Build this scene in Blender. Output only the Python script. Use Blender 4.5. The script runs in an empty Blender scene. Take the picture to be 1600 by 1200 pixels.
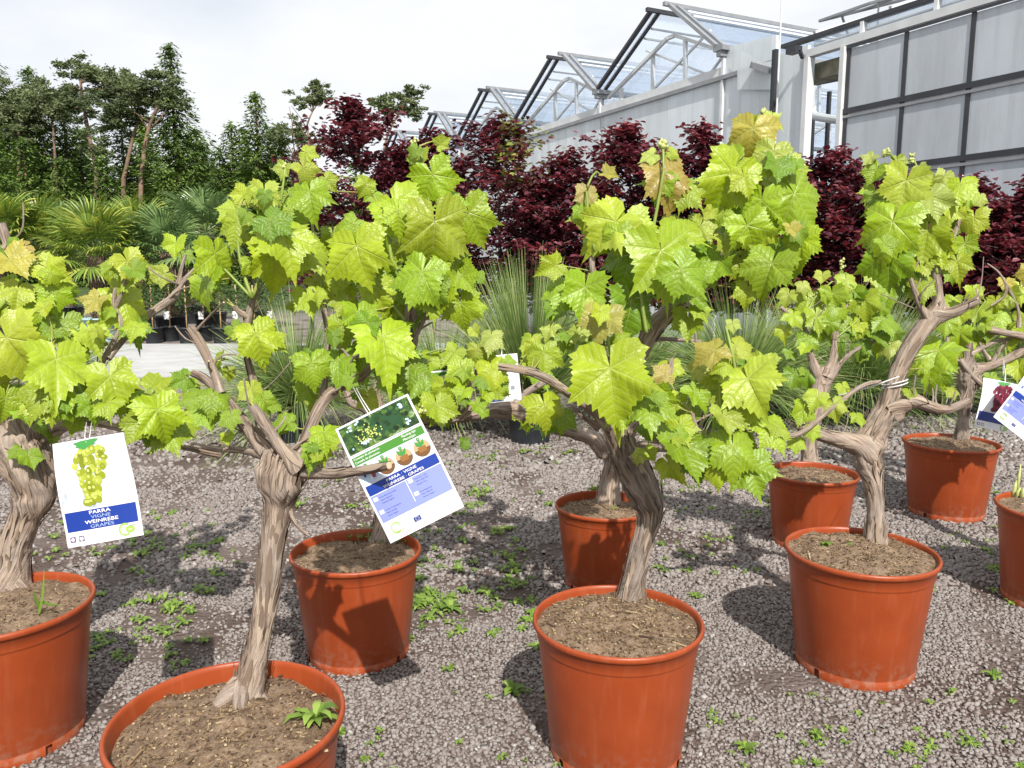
import bpy, math, random
import numpy as np
from mathutils import Vector, Matrix, noise

# ------------------------------------------------------------------ camera, sky, sun, exposure
SC = bpy.context.scene
COL = SC.collection
F = 1244.0                      # focal length in photograph pixels (1600 wide)
CAMZ = 1.30
PITCH = math.atan(182.0 / F)
cam_data = bpy.data.cameras.new('camera')
cam_data.sensor_width = 36.0
cam_data.lens = 36.0 * F / 1600.0
cam_data.clip_start = 0.05
cam_data.clip_end = 2000.0
cam = bpy.data.objects.new('camera', cam_data)
COL.objects.link(cam)
cam.location = (0, 0, CAMZ)
cam.rotation_euler = (math.pi / 2 - PITCH, 0, 0)
SC.camera = cam

SUN_EL = math.radians(43.0)
SUN_H = Vector((-0.22, 0.975, 0)).normalized()          # where the light travels to, on the ground
sun_dir = Vector((SUN_H.x * math.cos(SUN_EL), SUN_H.y * math.cos(SUN_EL), -math.sin(SUN_EL)))
sun_data = bpy.data.lights.new('sun', 'SUN')
sun_data.energy = 5.0
sun_data.angle = math.radians(0.55)
sun_data.color = (1.0, 0.955, 0.88)
sun = bpy.data.objects.new('sun', sun_data)
COL.objects.link(sun)
sun.rotation_euler = sun_dir.to_track_quat('-Z', 'Y').to_euler()
sun.location = (3, -5, 8)

world = bpy.data.worlds.new('World')
SC.world = world
world.use_nodes = True
wn, wl = world.node_tree.nodes, world.node_tree.links
for n_ in list(wn):
    wn.remove(n_)
w_out = wn.new('ShaderNodeOutputWorld')
w_bg = wn.new('ShaderNodeBackground')
w_sky = wn.new('ShaderNodeTexSky')
w_sky.sky_type = 'NISHITA'
w_sky.sun_disc = False
w_sky.sun_elevation = SUN_EL
w_sky.sun_rotation = math.atan2(-SUN_H.x, -SUN_H.y)
w_sky.dust_density = 2.0
w_tc = wn.new('ShaderNodeTexCoord')
w_map = wn.new('ShaderNodeMapping')
w_map.inputs['Scale'].default_value = (1.0, 1.0, 2.6)
w_no = wn.new('ShaderNodeTexNoise')
w_no.inputs['Scale'].default_value = 2.2
w_no.inputs['Detail'].default_value = 6.0
w_no.inputs['Roughness'].default_value = 0.55
w_rmp = wn.new('ShaderNodeMapRange')
w_rmp.inputs['From Min'].default_value = 0.30
w_rmp.inputs['From Max'].default_value = 0.56
w_rmp.inputs['To Min'].default_value = 0.68
w_rmp.inputs['To Max'].default_value = 1.0
w_mix = wn.new('ShaderNodeMix')
w_mix.data_type = 'RGBA'
w_mix.inputs['B'].default_value = (8.1, 8.3, 8.6, 1)     # thin bright cloud, in the sky texture's own units
w_bg.inputs['Strength'].default_value = 0.095
wl.new(w_tc.outputs['Generated'], w_map.inputs['Vector'])
wl.new(w_map.outputs['Vector'], w_no.inputs['Vector'])
wl.new(w_no.outputs['Fac'], w_rmp.inputs['Value'])
wl.new(w_rmp.outputs['Result'], w_mix.inputs['Factor'])
wl.new(w_sky.outputs['Color'], w_mix.inputs['A'])
wl.new(w_mix.outputs['Result'], w_bg.inputs['Color'])
wl.new(w_bg.outputs['Background'], w_out.inputs['Surface'])

SC.view_settings.view_transform = 'Standard'
SC.view_settings.look = 'None'
SC.view_settings.gamma = 1.0
SC.view_settings.exposure = 0.36
SC.render.engine = 'CYCLES'
SC.cycles.max_bounces = 8
SC.cycles.transparent_max_bounces = 16

RNG = random.Random(7)

# ------------------------------------------------------------------ measuring helpers
_c, _s = math.cos(PITCH), math.sin(PITCH)
CAM = Vector((0, 0, CAMZ))


def ray(px, py):
    """direction of a photograph pixel, one unit deep along the optical axis"""
    xc = (px - 800.0) / F
    yc = -(py - 600.0) / F
    return Vector((xc, _c + _s * yc, -_s + _c * yc))


def at(px, py, d):
    return CAM + ray(px, py) * d


def ground(px, py, z=0.0):
    r = ray(px, py)
    return CAM + r * ((z - CAMZ) / r.z)


def plane_hit(px, py, p0, nrm):
    r = ray(px, py)
    return CAM + r * ((p0 - CAM).dot(nrm) / r.dot(nrm))


# ------------------------------------------------------------------ object helpers
def mesh_of(name, verts, faces, uvs=None, smooth=True, mats=(), fmat=None):
    me = bpy.data.meshes.new(name)
    me.from_pydata([tuple(v) for v in verts], [], faces)
    for m in mats:
        me.materials.append(m)
    if fmat is not None:
        me.polygons.foreach_set('material_index', fmat)
    if uvs is not None:
        lay = me.uv_layers.new(name='UVMap')
        idx = np.empty(len(me.loops), dtype=np.int32)
        me.loops.foreach_get('vertex_index', idx)
        arr = np.asarray(uvs, dtype=np.float32)[idx]
        lay.data.foreach_set('uv', arr.ravel())
    me.polygons.foreach_set('use_smooth', [smooth] * len(me.polygons))
    me.update()
    return me


def link(name, me, parent=None):
    o = bpy.data.objects.new(name, me)
    COL.objects.link(o)
    if parent is not None:
        o.parent = parent
    return o


def origin_of(o):
    p = Vector((0, 0, 0))
    while o is not None:
        p += o.location
        o = o.parent
    return p


def part(name, verts, faces, mats, parent=None, uvs=None, smooth=True, fmat=None, kind=None, label=None):
    """verts in world coordinates; the parent (unrotated) carries the offset"""
    off = origin_of(parent) if parent is not None else Vector((0, 0, 0))
    if not isinstance(mats, (list, tuple)):
        mats = [mats]
    vs = [Vector(v) - off for v in verts]
    o = link(name, mesh_of(name, vs, faces, uvs, smooth, mats, fmat), parent)
    if kind:
        o['kind'] = kind
    if label:
        o['label'] = label
    return o


def thing(name, label, cat, loc, group=None):
    o = bpy.data.objects.new(name, None)
    o.empty_display_size = 0.1
    COL.objects.link(o)
    o.location = loc
    o['label'] = label
    o['category'] = cat
    if group:
        o['group'] = group
    return o


def tag(o, label, cat, group=None):
    o['label'] = label
    o['category'] = cat
    if group:
        o['group'] = group
    return o


class MB:
    """collects pieces of one mesh"""
    def __init__(self):
        self.v, self.f, self.uv, self.m = [], [], [], []

    def add(self, v, f, uv=None, m=0):
        b = len(self.v)
        self.v += [Vector(p) for p in v]
        self.f += [tuple(i + b for i in q) for q in f]
        self.uv += list(uv) if uv is not None else [(0.0, 0.0)] * len(v)
        self.m += [m] * len(f)

    def hexa(self, p, m=0):
        """eight corners: bottom four (ccw), top four"""
        self.add(p, [(3, 2, 1, 0), (4, 5, 6, 7), (0, 1, 5, 4), (1, 2, 6, 5), (2, 3, 7, 6), (3, 0, 4, 7)], None, m)

    def bar(self, a, b, w, h, up=Vector((0, 0, 1)), m=0):
        a, b = Vector(a), Vector(b)
        d = (b - a).normalized()
        s = d.cross(up)
        if s.length < 1e-4:
            s = d.cross(Vector((1, 0, 0)))
        s.normalize()
        u = s.cross(d).normalized()
        s *= w / 2
        u *= h / 2
        self.hexa([a - s - u, a + s - u, b + s - u, b - s - u, a - s + u, a + s + u, b + s + u, b - s + u], m)

    def build(self, name, mats, parent=None, smooth=False, kind=None, label=None):
        return part(name, self.v, self.f, mats, parent, self.uv, smooth, self.m, kind, label)


# ------------------------------------------------------------------ materials
def new_mat(name):
    m = bpy.data.materials.new(name)
    m.use_nodes = True
    nt = m.node_tree
    b = nt.nodes['Principled BSDF']
    return m, nt, b


def nd(nt, kind, **kw):
    n = nt.nodes.new(kind)
    for k, v in kw.items():
        if k in n.inputs:
            n.inputs[k].default_value = v
        else:
            setattr(n, k, v)
    return n


def ramp(nt, fac, stops):
    r = nt.nodes.new('ShaderNodeValToRGB')
    el = r.color_ramp.elements
    while len(el) < len(stops):
        el.new(0.5)
    for e, (p, c) in zip(el, stops):
        e.position = p
        e.color = (c[0], c[1], c[2], 1)
    nt.links.new(fac, r.inputs['Fac'])
    return r.outputs['Color']


def math_n(nt, op, a, b=None, clamp=False):
    n = nt.nodes.new('ShaderNodeMath')
    n.operation = op
    n.use_clamp = clamp
    for i, x in enumerate((a, b)):
        if x is None:
            continue
        if isinstance(x, (int, float)):
            n.inputs[i].default_value = x
        else:
            nt.links.new(x, n.inputs[i])
    return n.outputs[0]


def mix_c(nt, fac, a, b, mode='MIX'):
    n = nt.nodes.new('ShaderNodeMix')
    n.data_type = 'RGBA'
    n.blend_type = mode
    for key, x in (('Factor', fac), ('A', a), ('B', b)):
        if isinstance(x, (int, float)):
            n.inputs[key].default_value = x
        elif isinstance(x, tuple):
            n.inputs[key].default_value = (x[0], x[1], x[2], 1)
        else:
            nt.links.new(x, n.inputs[key])
    return n.outputs['Result']


def simple_mat(name, col, rough=0.6, var=0.12, scale=8.0, bump=0.0, bscale=40.0, metal=0.0, spec=0.5):
    m, nt, b = new_mat(name)
    tc = nd(nt, 'ShaderNodeTexCoord')
    no = nd(nt, 'ShaderNodeTexNoise', Scale=scale, Detail=5.0)
    nt.links.new(tc.outputs['Object'], no.inputs['Vector'])
    lo = tuple(max(0, c * (1 - var)) for c in col)
    hi = tuple(min(1, c * (1 + var)) for c in col)
    nt.links.new(ramp(nt, no.outputs['Fac'], [(0.3, lo), (0.7, hi)]), b.inputs['Base Color'])
    b.inputs['Roughness'].default_value = rough
    b.inputs['Metallic'].default_value = metal
    b.inputs['Specular IOR Level'].default_value = spec
    if bump:
        n2 = nd(nt, 'ShaderNodeTexNoise', Scale=bscale, Detail=4.0)
        nt.links.new(tc.outputs['Object'], n2.inputs['Vector'])
        bp = nd(nt, 'ShaderNodeBump', Strength=bump, Distance=0.01)
        nt.links.new(n2.outputs['Fac'], bp.inputs['Height'])
        nt.links.new(bp.outputs['Normal'], b.inputs['Normal'])
    return m


def island_mat(name, stops, rough=0.6, translucent=0.0, tcol=None, spec=0.4, posvar=0.0):
    """every loose piece of the mesh gets its own tone"""
    m, nt, b = new_mat(name)
    ge = nd(nt, 'ShaderNodeNewGeometry')
    fac = ge.outputs['Random Per Island']
    if posvar:
        no = nd(nt, 'ShaderNodeTexNoise', Scale=posvar, Detail=2.0)
        nt.links.new(ge.outputs['Position'], no.inputs['Vector'])
        fac = math_n(nt, 'ADD', math_n(nt, 'MULTIPLY', fac, 0.55),
                     math_n(nt, 'MULTIPLY', math_n(nt, 'SUBTRACT', no.outputs['Fac'], 0.28), 1.0), True)
    col = ramp(nt, fac, stops)
    nt.links.new(col, b.inputs['Base Color'])
    b.inputs['Roughness'].default_value = rough
    b.inputs['Specular IOR Level'].default_value = spec
    if translucent:
        tr = nd(nt, 'ShaderNodeBsdfTranslucent')
        if tcol:
            nt.links.new(mix_c(nt, 1.0, col, tcol, 'MULTIPLY'), tr.inputs['Color'])
        else:
            nt.links.new(col, tr.inputs['Color'])
        mx = nd(nt, 'ShaderNodeMixShader')
        mx.inputs[0].default_value = translucent
        nt.links.new(b.outputs[0], mx.inputs[1])
        nt.links.new(tr.outputs[0], mx.inputs[2])
        nt.links.new(mx.outputs[0], nt.nodes['Material Output'].inputs['Surface'])
    return m


def leaf_material():
    """vine leaf: UV = (distance along the nearest main vein, distance from it); tint from the object's colour"""
    m, nt, b = new_mat('vine_leaf')
    uv = nd(nt, 'ShaderNodeUVMap')
    sp = nd(nt, 'ShaderNodeSeparateXYZ')
    nt.links.new(uv.outputs['UV'], sp.inputs[0])
    a, p = sp.outputs['X'], sp.outputs['Y']
    # main veins taper outwards
    wid = math_n(nt, 'MULTIPLY_ADD', a, -0.017)
    wid.node.inputs[2].default_value = 0.021
    wid = math_n(nt, 'MAXIMUM', wid, 0.005)
    main = math_n(nt, 'SUBTRACT', 1.0, math_n(nt, 'DIVIDE', p, wid), True)
    ph = math_n(nt, 'MULTIPLY', math_n(nt, 'SUBTRACT', a, math_n(nt, 'ADD', math_n(nt, 'MULTIPLY', p, 0.62), math_n(nt, 'MULTIPLY', math_n(nt, 'MULTIPLY', p, p), 0.55))), 7.5)
    pp = math_n(nt, 'PINGPONG', ph, 0.5)                       # 0 on a side vein, .5 between two
    side = math_n(nt, 'SUBTRACT', 1.0, math_n(nt, 'MULTIPLY', pp, 11.0), True)
    veins = math_n(nt, 'MAXIMUM', main, math_n(nt, 'MULTIPLY', side, 0.75))
    oi = nd(nt, 'ShaderNodeObjectInfo')
    tc = nd(nt, 'ShaderNodeTexCoord')
    no = nd(nt, 'ShaderNodeTexNoise', Scale=5.0, Detail=3.0)
    nt.links.new(tc.outputs['Object'], no.inputs['Vector'])
    va = nt.nodes.new('ShaderNodeHueSaturation')
    nt.links.new(oi.outputs['Color'], va.inputs['Color'])
    nt.links.new(math_n(nt, 'MULTIPLY_ADD', no.outputs['Fac'], 0.75), va.inputs['Value'])
    va.inputs['Value'].links[0].from_node.inputs[2].default_value = 0.60
    base = va.outputs['Color']
    col = mix_c(nt, math_n(nt, 'MULTIPLY', veins, 0.5), base, (0.50, 0.55, 0.20))
    nt.links.new(col, b.inputs['Base Color'])
    b.inputs['Roughness'].default_value = 0.38
    b.inputs['Specular IOR Level'].default_value = 0.45
    n2 = nd(nt, 'ShaderNodeTexVoronoi', Scale=34.0)
    nt.links.new(tc.outputs['Object'], n2.inputs['Vector'])
    h = math_n(nt, 'ADD', math_n(nt, 'MULTIPLY', pp, 0.55), math_n(nt, 'MULTIPLY', n2.outputs['Distance'], -0.28))
    h = math_n(nt, 'SUBTRACT', h, math_n(nt, 'MULTIPLY', main, 0.6))
    bp = nd(nt, 'ShaderNodeBump', Strength=0.5, Distance=0.005)
    nt.links.new(h, bp.inputs['Height'])
    nt.links.new(bp.outputs['Normal'], b.inputs['Normal'])
    tr = nd(nt, 'ShaderNodeBsdfTranslucent')
    nt.links.new(mix_c(nt, 1.0, col, (1.3, 1.2, 0.45), 'MULTIPLY'), tr.inputs['Color'])
    mx = nd(nt, 'ShaderNodeMixShader')
    mx.inputs[0].default_value = 0.27
    nt.links.new(b.outputs[0], mx.inputs[1])
    nt.links.new(tr.outputs[0], mx.inputs[2])
    nt.links.new(mx.outputs[0], nt.nodes['Material Output'].inputs['Surface'])
    return m


def bark_material(name, dark, mid, pale, su=190.0, sv=13.0, bump=1.0):
    m, nt, b = new_mat(name)
    uv = nd(nt, 'ShaderNodeUVMap')
    mp = nd(nt, 'ShaderNodeMapping')
    mp.inputs['Scale'].default_value = (su, sv, 1)
    nt.links.new(uv.outputs['UV'], mp.inputs['Vector'])
    n1 = nd(nt, 'ShaderNodeTexNoise', Scale=1.0, Detail=8.0, Roughness=0.65, Distortion=0.6)
    nt.links.new(mp.outputs[0], n1.inputs['Vector'])
    tc = nd(nt, 'ShaderNodeTexCoord')
    n2 = nd(nt, 'ShaderNodeTexNoise', Scale=14.0, Detail=4.0)
    nt.links.new(tc.outputs['Object'], n2.inputs['Vector'])
    mp2 = nd(nt, 'ShaderNodeMapping')
    mp2.inputs['Scale'].default_value = (su * 0.3, sv * 0.45, 1)
    nt.links.new(uv.outputs['UV'], mp2.inputs['Vector'])
    n3 = nd(nt, 'ShaderNodeTexNoise', Scale=1.0, Detail=5.0, Roughness=0.6, Distortion=1.2)
    nt.links.new(mp2.outputs[0], n3.inputs['Vector'])
    f13 = math_n(nt, 'ADD', math_n(nt, 'MULTIPLY', n1.outputs['Fac'], 0.55), math_n(nt, 'MULTIPLY', n3.outputs['Fac'], 0.45))
    c1 = ramp(nt, f13, [(0.40, dark), (0.48, mid), (0.62, pale)])
    c2 = mix_c(nt, ramp(nt, n2.outputs['Fac'], [(0.38, (0, 0, 0)), (0.62, (0.55, 0.55, 0.55))]), c1,
               (0.33, 0.28, 0.245))
    nt.links.new(c2, b.inputs['Base Color'])
    b.inputs['Roughness'].default_value = 0.88
    b.inputs['Specular IOR Level'].default_value = 0.2
    bp = nd(nt, 'ShaderNodeBump', Strength=bump, Distance=0.014)
    nt.links.new(f13, bp.inputs['Height'])
    nt.links.new(bp.outputs['Normal'], b.inputs['Normal'])
    return m


def pot_material():
    m, nt, b = new_mat('terracotta_plastic')
    tc = nd(nt, 'ShaderNodeTexCoord')
    no = nd(nt, 'ShaderNodeTexNoise', Scale=9.0, Detail=6.0, Roughness=0.6)
    nt.links.new(tc.outputs['Object'], no.inputs['Vector'])
    mp = nd(nt, 'ShaderNodeMapping')
    mp.inputs['Scale'].default_value = (30, 30, 2.0)
    nt.links.new(tc.outputs['Object'], mp.inputs['Vector'])
    st = nd(nt, 'ShaderNodeTexNoise', Scale=1.6, Detail=4.0)
    nt.links.new(mp.outputs[0], st.inputs['Vector'])
    c = ramp(nt, no.outputs['Fac'], [(0.3, (0.262, 0.046, 0.012)), (0.7, (0.315, 0.059, 0.016))])
    dust = ramp(nt, st.outputs['Fac'], [(0.52, (0, 0, 0)), (0.80, (0.18, 0.18, 0.18))])
    c = mix_c(nt, dust, c, (0.40, 0.17, 0.10))
    # dusty grey splashes near the ground
    sp = nd(nt, 'ShaderNodeSeparateXYZ')
    nt.links.new(tc.outputs['Object'], sp.inputs[0])
    low = nd(nt, 'ShaderNodeMapRange')
    low.inputs['From Min'].default_value = 0.0
    low.inputs['From Max'].default_value = 0.12
    low.inputs['To Min'].default_value = 0.55
    low.inputs['To Max'].default_value = 0.0
    nt.links.new(sp.outputs['Z'], low.inputs['Value'])
    n3 = nd(nt, 'ShaderNodeTexNoise', Scale=45.0, Detail=5.0)
    nt.links.new(tc.outputs['Object'], n3.inputs['Vector'])
    spl = math_n(nt, 'MULTIPLY', low.outputs[0], math_n(nt, 'MULTIPLY', math_n(nt, 'SUBTRACT', n3.outputs['Fac'], 0.45), 5.0, True))
    c = mix_c(nt, spl, c, (0.30, 0.19, 0.14))
    nt.links.new(c, b.inputs['Base Color'])
    nt.links.new(math_n(nt, 'MULTIPLY_ADD', no.outputs['Fac'], 0.25), b.inputs['Roughness'])
    b.inputs['Roughness'].links[0].from_node.inputs[2].default_value = 0.26
    b.inputs['Specular IOR Level'].default_value = 0.35
    bp = nd(nt, 'ShaderNodeBump', Strength=0.08, Distance=0.004)
    nt.links.new(st.outputs['Fac'], bp.inputs['Height'])
    nt.links.new(bp.outputs['Normal'], b.inputs['Normal'])
    return m


def soil_material():
    m, nt, b = new_mat('potting_soil')
    tc = nd(nt, 'ShaderNodeTexCoord')
    n1 = nd(nt, 'ShaderNodeTexNoise', Scale=22.0, Detail=8.0, Roughness=0.7)
    n2 = nd(nt, 'ShaderNodeTexNoise', Scale=140.0, Detail=5.0, Roughness=0.7)
    for n in (n1, n2):
        nt.links.new(tc.outputs['Object'], n.inputs['Vector'])
    f = math_n(nt, 'ADD', math_n(nt, 'MULTIPLY', n1.outputs['Fac'], 0.55), math_n(nt, 'MULTIPLY', n2.outputs['Fac'], 0.45))
    nt.links.new(ramp(nt, f, [(0.36, (0.075, 0.048, 0.032)), (0.5, (0.20, 0.138, 0.092)), (0.62, (0.32, 0.235, 0.16))]), b.inputs['Base Color'])
    b.inputs['Roughness'].default_value = 0.95
    b.inputs['Specular IOR Level'].default_value = 0.15
    bp = nd(nt, 'ShaderNodeBump', Strength=1.0, Distance=0.012)
    nt.links.new(f, bp.inputs['Height'])
    nt.links.new(bp.outputs['Normal'], b.inputs['Normal'])
    return m


def ground_material():
    m, nt, b = new_mat('ground_earth_and_gravel')
    ge = nd(nt, 'ShaderNodeNewGeometry')
    vo = nd(nt, 'ShaderNodeTexVoronoi', Scale=62.0)
    nt.links.new(ge.outputs['Position'], vo.inputs['Vector'])
    no = nd(nt, 'ShaderNodeTexNoise', Scale=1.7, Detail=6.0, Roughness=0.6)
    nt.links.new(ge.outputs['Position'], no.inputs['Vector'])
    bw = nd(nt, 'ShaderNodeRGBToBW')
    nt.links.new(vo.outputs['Color'], bw.inputs[0])
    st = ramp(nt, bw.outputs[0], [(0.2, (0.16, 0.13, 0.12)), (0.5, (0.235, 0.20, 0.188)), (0.8, (0.30, 0.27, 0.258))])
    soil = ramp(nt, no.outputs['Fac'], [(0.40, (0.085, 0.060, 0.050)), (0.62, (0.150, 0.120, 0.106))])
    patch = ramp(nt, no.outputs['Fac'], [(0.36, (0, 0, 0)), (0.50, (1, 1, 1))])
    c = mix_c(nt, patch, soil, st)
    # weathered field beyond the nursery beds
    sp = nd(nt, 'ShaderNodeSeparateXYZ')
    nt.links.new(ge.outputs['Position'], sp.inputs[0])
    nr = nd(nt, 'ShaderNodeMapRange')
    nr.inputs['From Min'].default_value = 5.0
    nr.inputs['From Max'].default_value = 8.0
    nt.links.new(sp.outputs['Y'], nr.inputs['Value'])
    c = mix_c(nt, nr.outputs[0], soil, c)
    far = nd(nt, 'ShaderNodeMapRange')
    far.inputs['From Min'].default_value = 20.0
    far.inputs['From Max'].default_value = 26.0
    nt.links.new(sp.outputs['Y'], far.inputs['Value'])
    n3 = nd(nt, 'ShaderNodeTexNoise', Scale=0.6, Detail=6.0)
    nt.links.new(ge.outputs['Position'], n3.inputs['Vector'])
    grass = ramp(nt, n3.outputs['Fac'], [(0.3, (0.035, 0.06, 0.018)), (0.7, (0.07, 0.10, 0.03))])
    c = mix_c(nt, far.outputs[0], c, grass)
    nt.links.new(c, b.inputs['Base Color'])
    b.inputs['Roughness'].default_value = 0.92
    b.inputs['Specular IOR Level'].default_value = 0.2
    bp = nd(nt, 'ShaderNodeBump', Strength=0.9, Distance=0.012)
    nt.links.new(math_n(nt, 'MULTIPLY', vo.outputs['Distance'], -1.0), bp.inputs['Height'])
    nt.links.new(bp.outputs['Normal'], b.inputs['Normal'])
    return m


def glass_mat(name, tint, clear=0.55, rough=0.05):
    m, nt, b = new_mat(name)
    nt.nodes.remove(b)
    t = nd(nt, 'ShaderNodeBsdfTransparent')
    t.inputs['Color'].default_value = (*tint, 1)
    g = nd(nt, 'ShaderNodeBsdfGlossy', Roughness=rough)
    g.inputs['Color'].default_value = (0.75, 0.85, 1.0, 1)
    d = nd(nt, 'ShaderNodeBsdfTranslucent')
    d.inputs['Color'].default_value = (0.86, 0.92, 1.0, 1)
    tc = nd(nt, 'ShaderNodeTexCoord')
    no = nd(nt, 'ShaderNodeTexNoise', Scale=1.2, Detail=4.0)
    nt.links.new(tc.outputs['Object'], no.inputs['Vector'])
    m1 = nd(nt, 'ShaderNodeMixShader')
    nt.links.new(math_n(nt, 'MULTIPLY', no.outputs['Fac'], 2 * (1 - clear) * 0.5, True), m1.inputs[0])
    nt.links.new(t.outputs[0], m1.inputs[1])
    nt.links.new(d.outputs[0], m1.inputs[2])
    fr = nd(nt, 'ShaderNodeLayerWeight', Blend=0.5)
    m2 = nd(nt, 'ShaderNodeMixShader')
    fc = math_n(nt, 'POWER', fr.outputs['Facing'], 4.0)
    nt.links.new(math_n(nt, 'ADD', math_n(nt, 'MULTIPLY', fc, 0.6), 0.06), m2.inputs[0])
    nt.links.new(m1.outputs[0], m2.inputs[1])
    nt.links.new(g.outputs[0], m2.inputs[2])
    nt.links.new(m2.outputs[0], nt.nodes['Material Output'].inputs['Surface'])
    return m


def poly_mat(name, col, ribs, ribmix=0.16):
    """ribbed polycarbonate or film: partly translucent"""
    m, nt, b = new_mat(name)
    uv = nd(nt, 'ShaderNodeUVMap')
    wv = nd(nt, 'ShaderNodeTexWave', Scale=ribs, Distortion=0.3)
    wv.bands_direction = 'X'
    nt.links.new(uv.outputs['UV'], wv.inputs['Vector'])
    tc = nd(nt, 'ShaderNodeTexCoord')
    mp = nd(nt, 'ShaderNodeMapping')
    mp.inputs['Scale'].default_value = (1.0, 1.0, 0.35)
    nt.links.new(tc.outputs['Object'], mp.inputs[0])
    no = nd(nt, 'ShaderNodeTexNoise', Scale=1.3, Detail=6.0, Roughness=0.6)
    nt.links.new(mp.outputs[0], no.inputs['Vector'])
    c = ramp(nt, no.outputs['Fac'], [(0.3, tuple(x * 0.82 for x in col)), (0.7, tuple(min(1, x * 1.1) for x in col))])
    c = mix_c(nt, math_n(nt, 'MULTIPLY', wv.outputs['Fac'], ribmix), c, (0.35, 0.38, 0.42))
    mp3 = nd(nt, 'ShaderNodeMapping')
    mp3.inputs['Scale'].default_value = (7.0, 7.0, 0.5)
    nt.links.new(tc.outputs['Object'], mp3.inputs[0])
    grime = nd(nt, 'ShaderNodeTexNoise', Scale=1.0, Detail=6.0, Roughness=0.65)
    nt.links.new(mp3.outputs[0], grime.inputs['Vector'])
    c = mix_c(nt, ramp(nt, grime.outputs['Fac'], [(0.48, (0, 0, 0)), (0.75, (0.35, 0.35, 0.35))]), c, (0.33, 0.35, 0.33))
    nt.links.new(c, b.inputs['Base Color'])
    b.inputs['Roughness'].default_value = 0.28
    bp = nd(nt, 'ShaderNodeBump', Strength=0.7 * ribmix, Distance=0.01)
    nt.links.new(wv.outputs['Fac'], bp.inputs['Height'])
    nt.links.new(bp.outputs['Normal'], b.inputs['Normal'])
    tr = nd(nt, 'ShaderNodeBsdfTranslucent')
    nt.links.new(c, tr.inputs['Color'])
    mx = nd(nt, 'ShaderNodeMixShader')
    mx.inputs[0].default_value = 0.30
    nt.links.new(b.outputs[0], mx.inputs[1])
    nt.links.new(tr.outputs[0], mx.inputs[2])
    nt.links.new(mx.outputs[0], nt.nodes['Material Output'].inputs['Surface'])
    return m


M = {}
M['leaf'] = leaf_material()
M['bark'] = bark_material('vine_bark', (0.075, 0.050, 0.036), (0.285, 0.210, 0.160), (0.50, 0.405, 0.32))
M['cane'] = bark_material('vine_cane', (0.11, 0.078, 0.055), (0.29, 0.22, 0.168), (0.52, 0.445, 0.365), 220, 16, 1.0)
M['bark_dark'] = bark_material('dark_vine_bark', (0.045, 0.033, 0.026), (0.165, 0.125, 0.100), (0.34, 0.28, 0.235))
M['strip'] = island_mat('peeling_bark', [(0.0, (0.13, 0.095, 0.070)), (0.5, (0.24, 0.180, 0.135)), (1.0, (0.38, 0.305, 0.235))], 0.9, spec=0.15)
M['cut'] = simple_mat('cut_wood', (0.50, 0.40, 0.27), 0.85, 0.2, 60)
M['shoot'] = simple_mat('green_shoot', (0.20, 0.27, 0.045), 0.45, 0.25, 14)
M['petiole'] = simple_mat('petiole', (0.30, 0.30, 0.08), 0.5, 0.2, 20)
M['bud'] = simple_mat('flower_buds', (0.42, 0.46, 0.16), 0.6, 0.25, 60)
M['pot'] = pot_material()
M['soil'] = soil_material()
M['chips'] = island_mat('straw_chips', [(0.0, (0.05, 0.03, 0.018)), (0.45, (0.15, 0.095, 0.05)), (0.85, (0.27, 0.185, 0.10)), (1.0, (0.46, 0.37, 0.23))], 0.9)
M['ground'] = ground_material()
M['stone'] = island_mat('gravel_stones', [(0.0, (0.180, 0.148, 0.136)), (0.35, (0.220, 0.190, 0.176)), (0.7, (0.250, 0.224, 0.210)), (0.985, (0.280, 0.255, 0.242)), (1.0, (0.42, 0.40, 0.37))], 0.82, spec=0.25)
M['asphalt'] = simple_mat('pale_asphalt', (0.40, 0.40, 0.40), 0.9, 0.12, 2.5, 0.4, 120)
M['weed'] = island_mat('weed_leaves', [(0.0, (0.10, 0.18, 0.025)), (0.6, (0.19, 0.30, 0.045)), (1.0, (0.28, 0.39, 0.08))], 0.5, 0.3, (1.2, 1.2, 0.6))
M['beech'] = island_mat('copper_beech_leaves', [(0.0, (0.028, 0.011, 0.019)), (0.38, (0.085, 0.026, 0.040)), (0.70, (0.180, 0.050, 0.066)), (1.0, (0.36, 0.135, 0.150))], 0.28, 0.30, (1.9, 0.8, 0.8), 0.55, 1.6)
M['beech_tip'] = island_mat('green_beech_tips', [(0.0, (0.18, 0.22, 0.04)), (1.0, (0.36, 0.38, 0.10))], 0.4, 0.3)
M['beech_bark'] = simple_mat('grey_stem', (0.16, 0.135, 0.11), 0.85, 0.3, 20)
M['palm'] = island_mat('palm_leaf', [(0.0, (0.085, 0.155, 0.030)), (0.6, (0.19, 0.285, 0.050)), (1.0, (0.40, 0.43, 0.085))], 0.35, 0.25, (1.2, 1.1, 0.5))
M['palm_blue'] = island_mat('blue_palm_leaf', [(0.0, (0.080, 0.155, 0.050)), (1.0, (0.20, 0.29, 0.10))], 0.35, 0.2)
M['palm_trunk'] = simple_mat('palm_fibre', (0.12, 0.085, 0.055), 0.95, 0.4, 25, 1.0, 60)
M['grass'] = island_mat('spiky_blades', [(0.0, (0.085, 0.16, 0.035)), (0.6, (0.20, 0.30, 0.075)), (0.92, (0.38, 0.46, 0.18)), (1.0, (0.48, 0.42, 0.20))], 0.5, 0.15)
M['blackpot'] = simple_mat('black_plastic', (0.022, 0.026, 0.032), 0.45, 0.2, 12)
M['bluepot'] = simple_mat('pale_blue_plastic', (0.36, 0.52, 0.58), 0.5, 0.1, 12)
M['stake'] = simple_mat('bamboo_stake', (0.50, 0.35, 0.18), 0.7, 0.2, 20)
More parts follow.
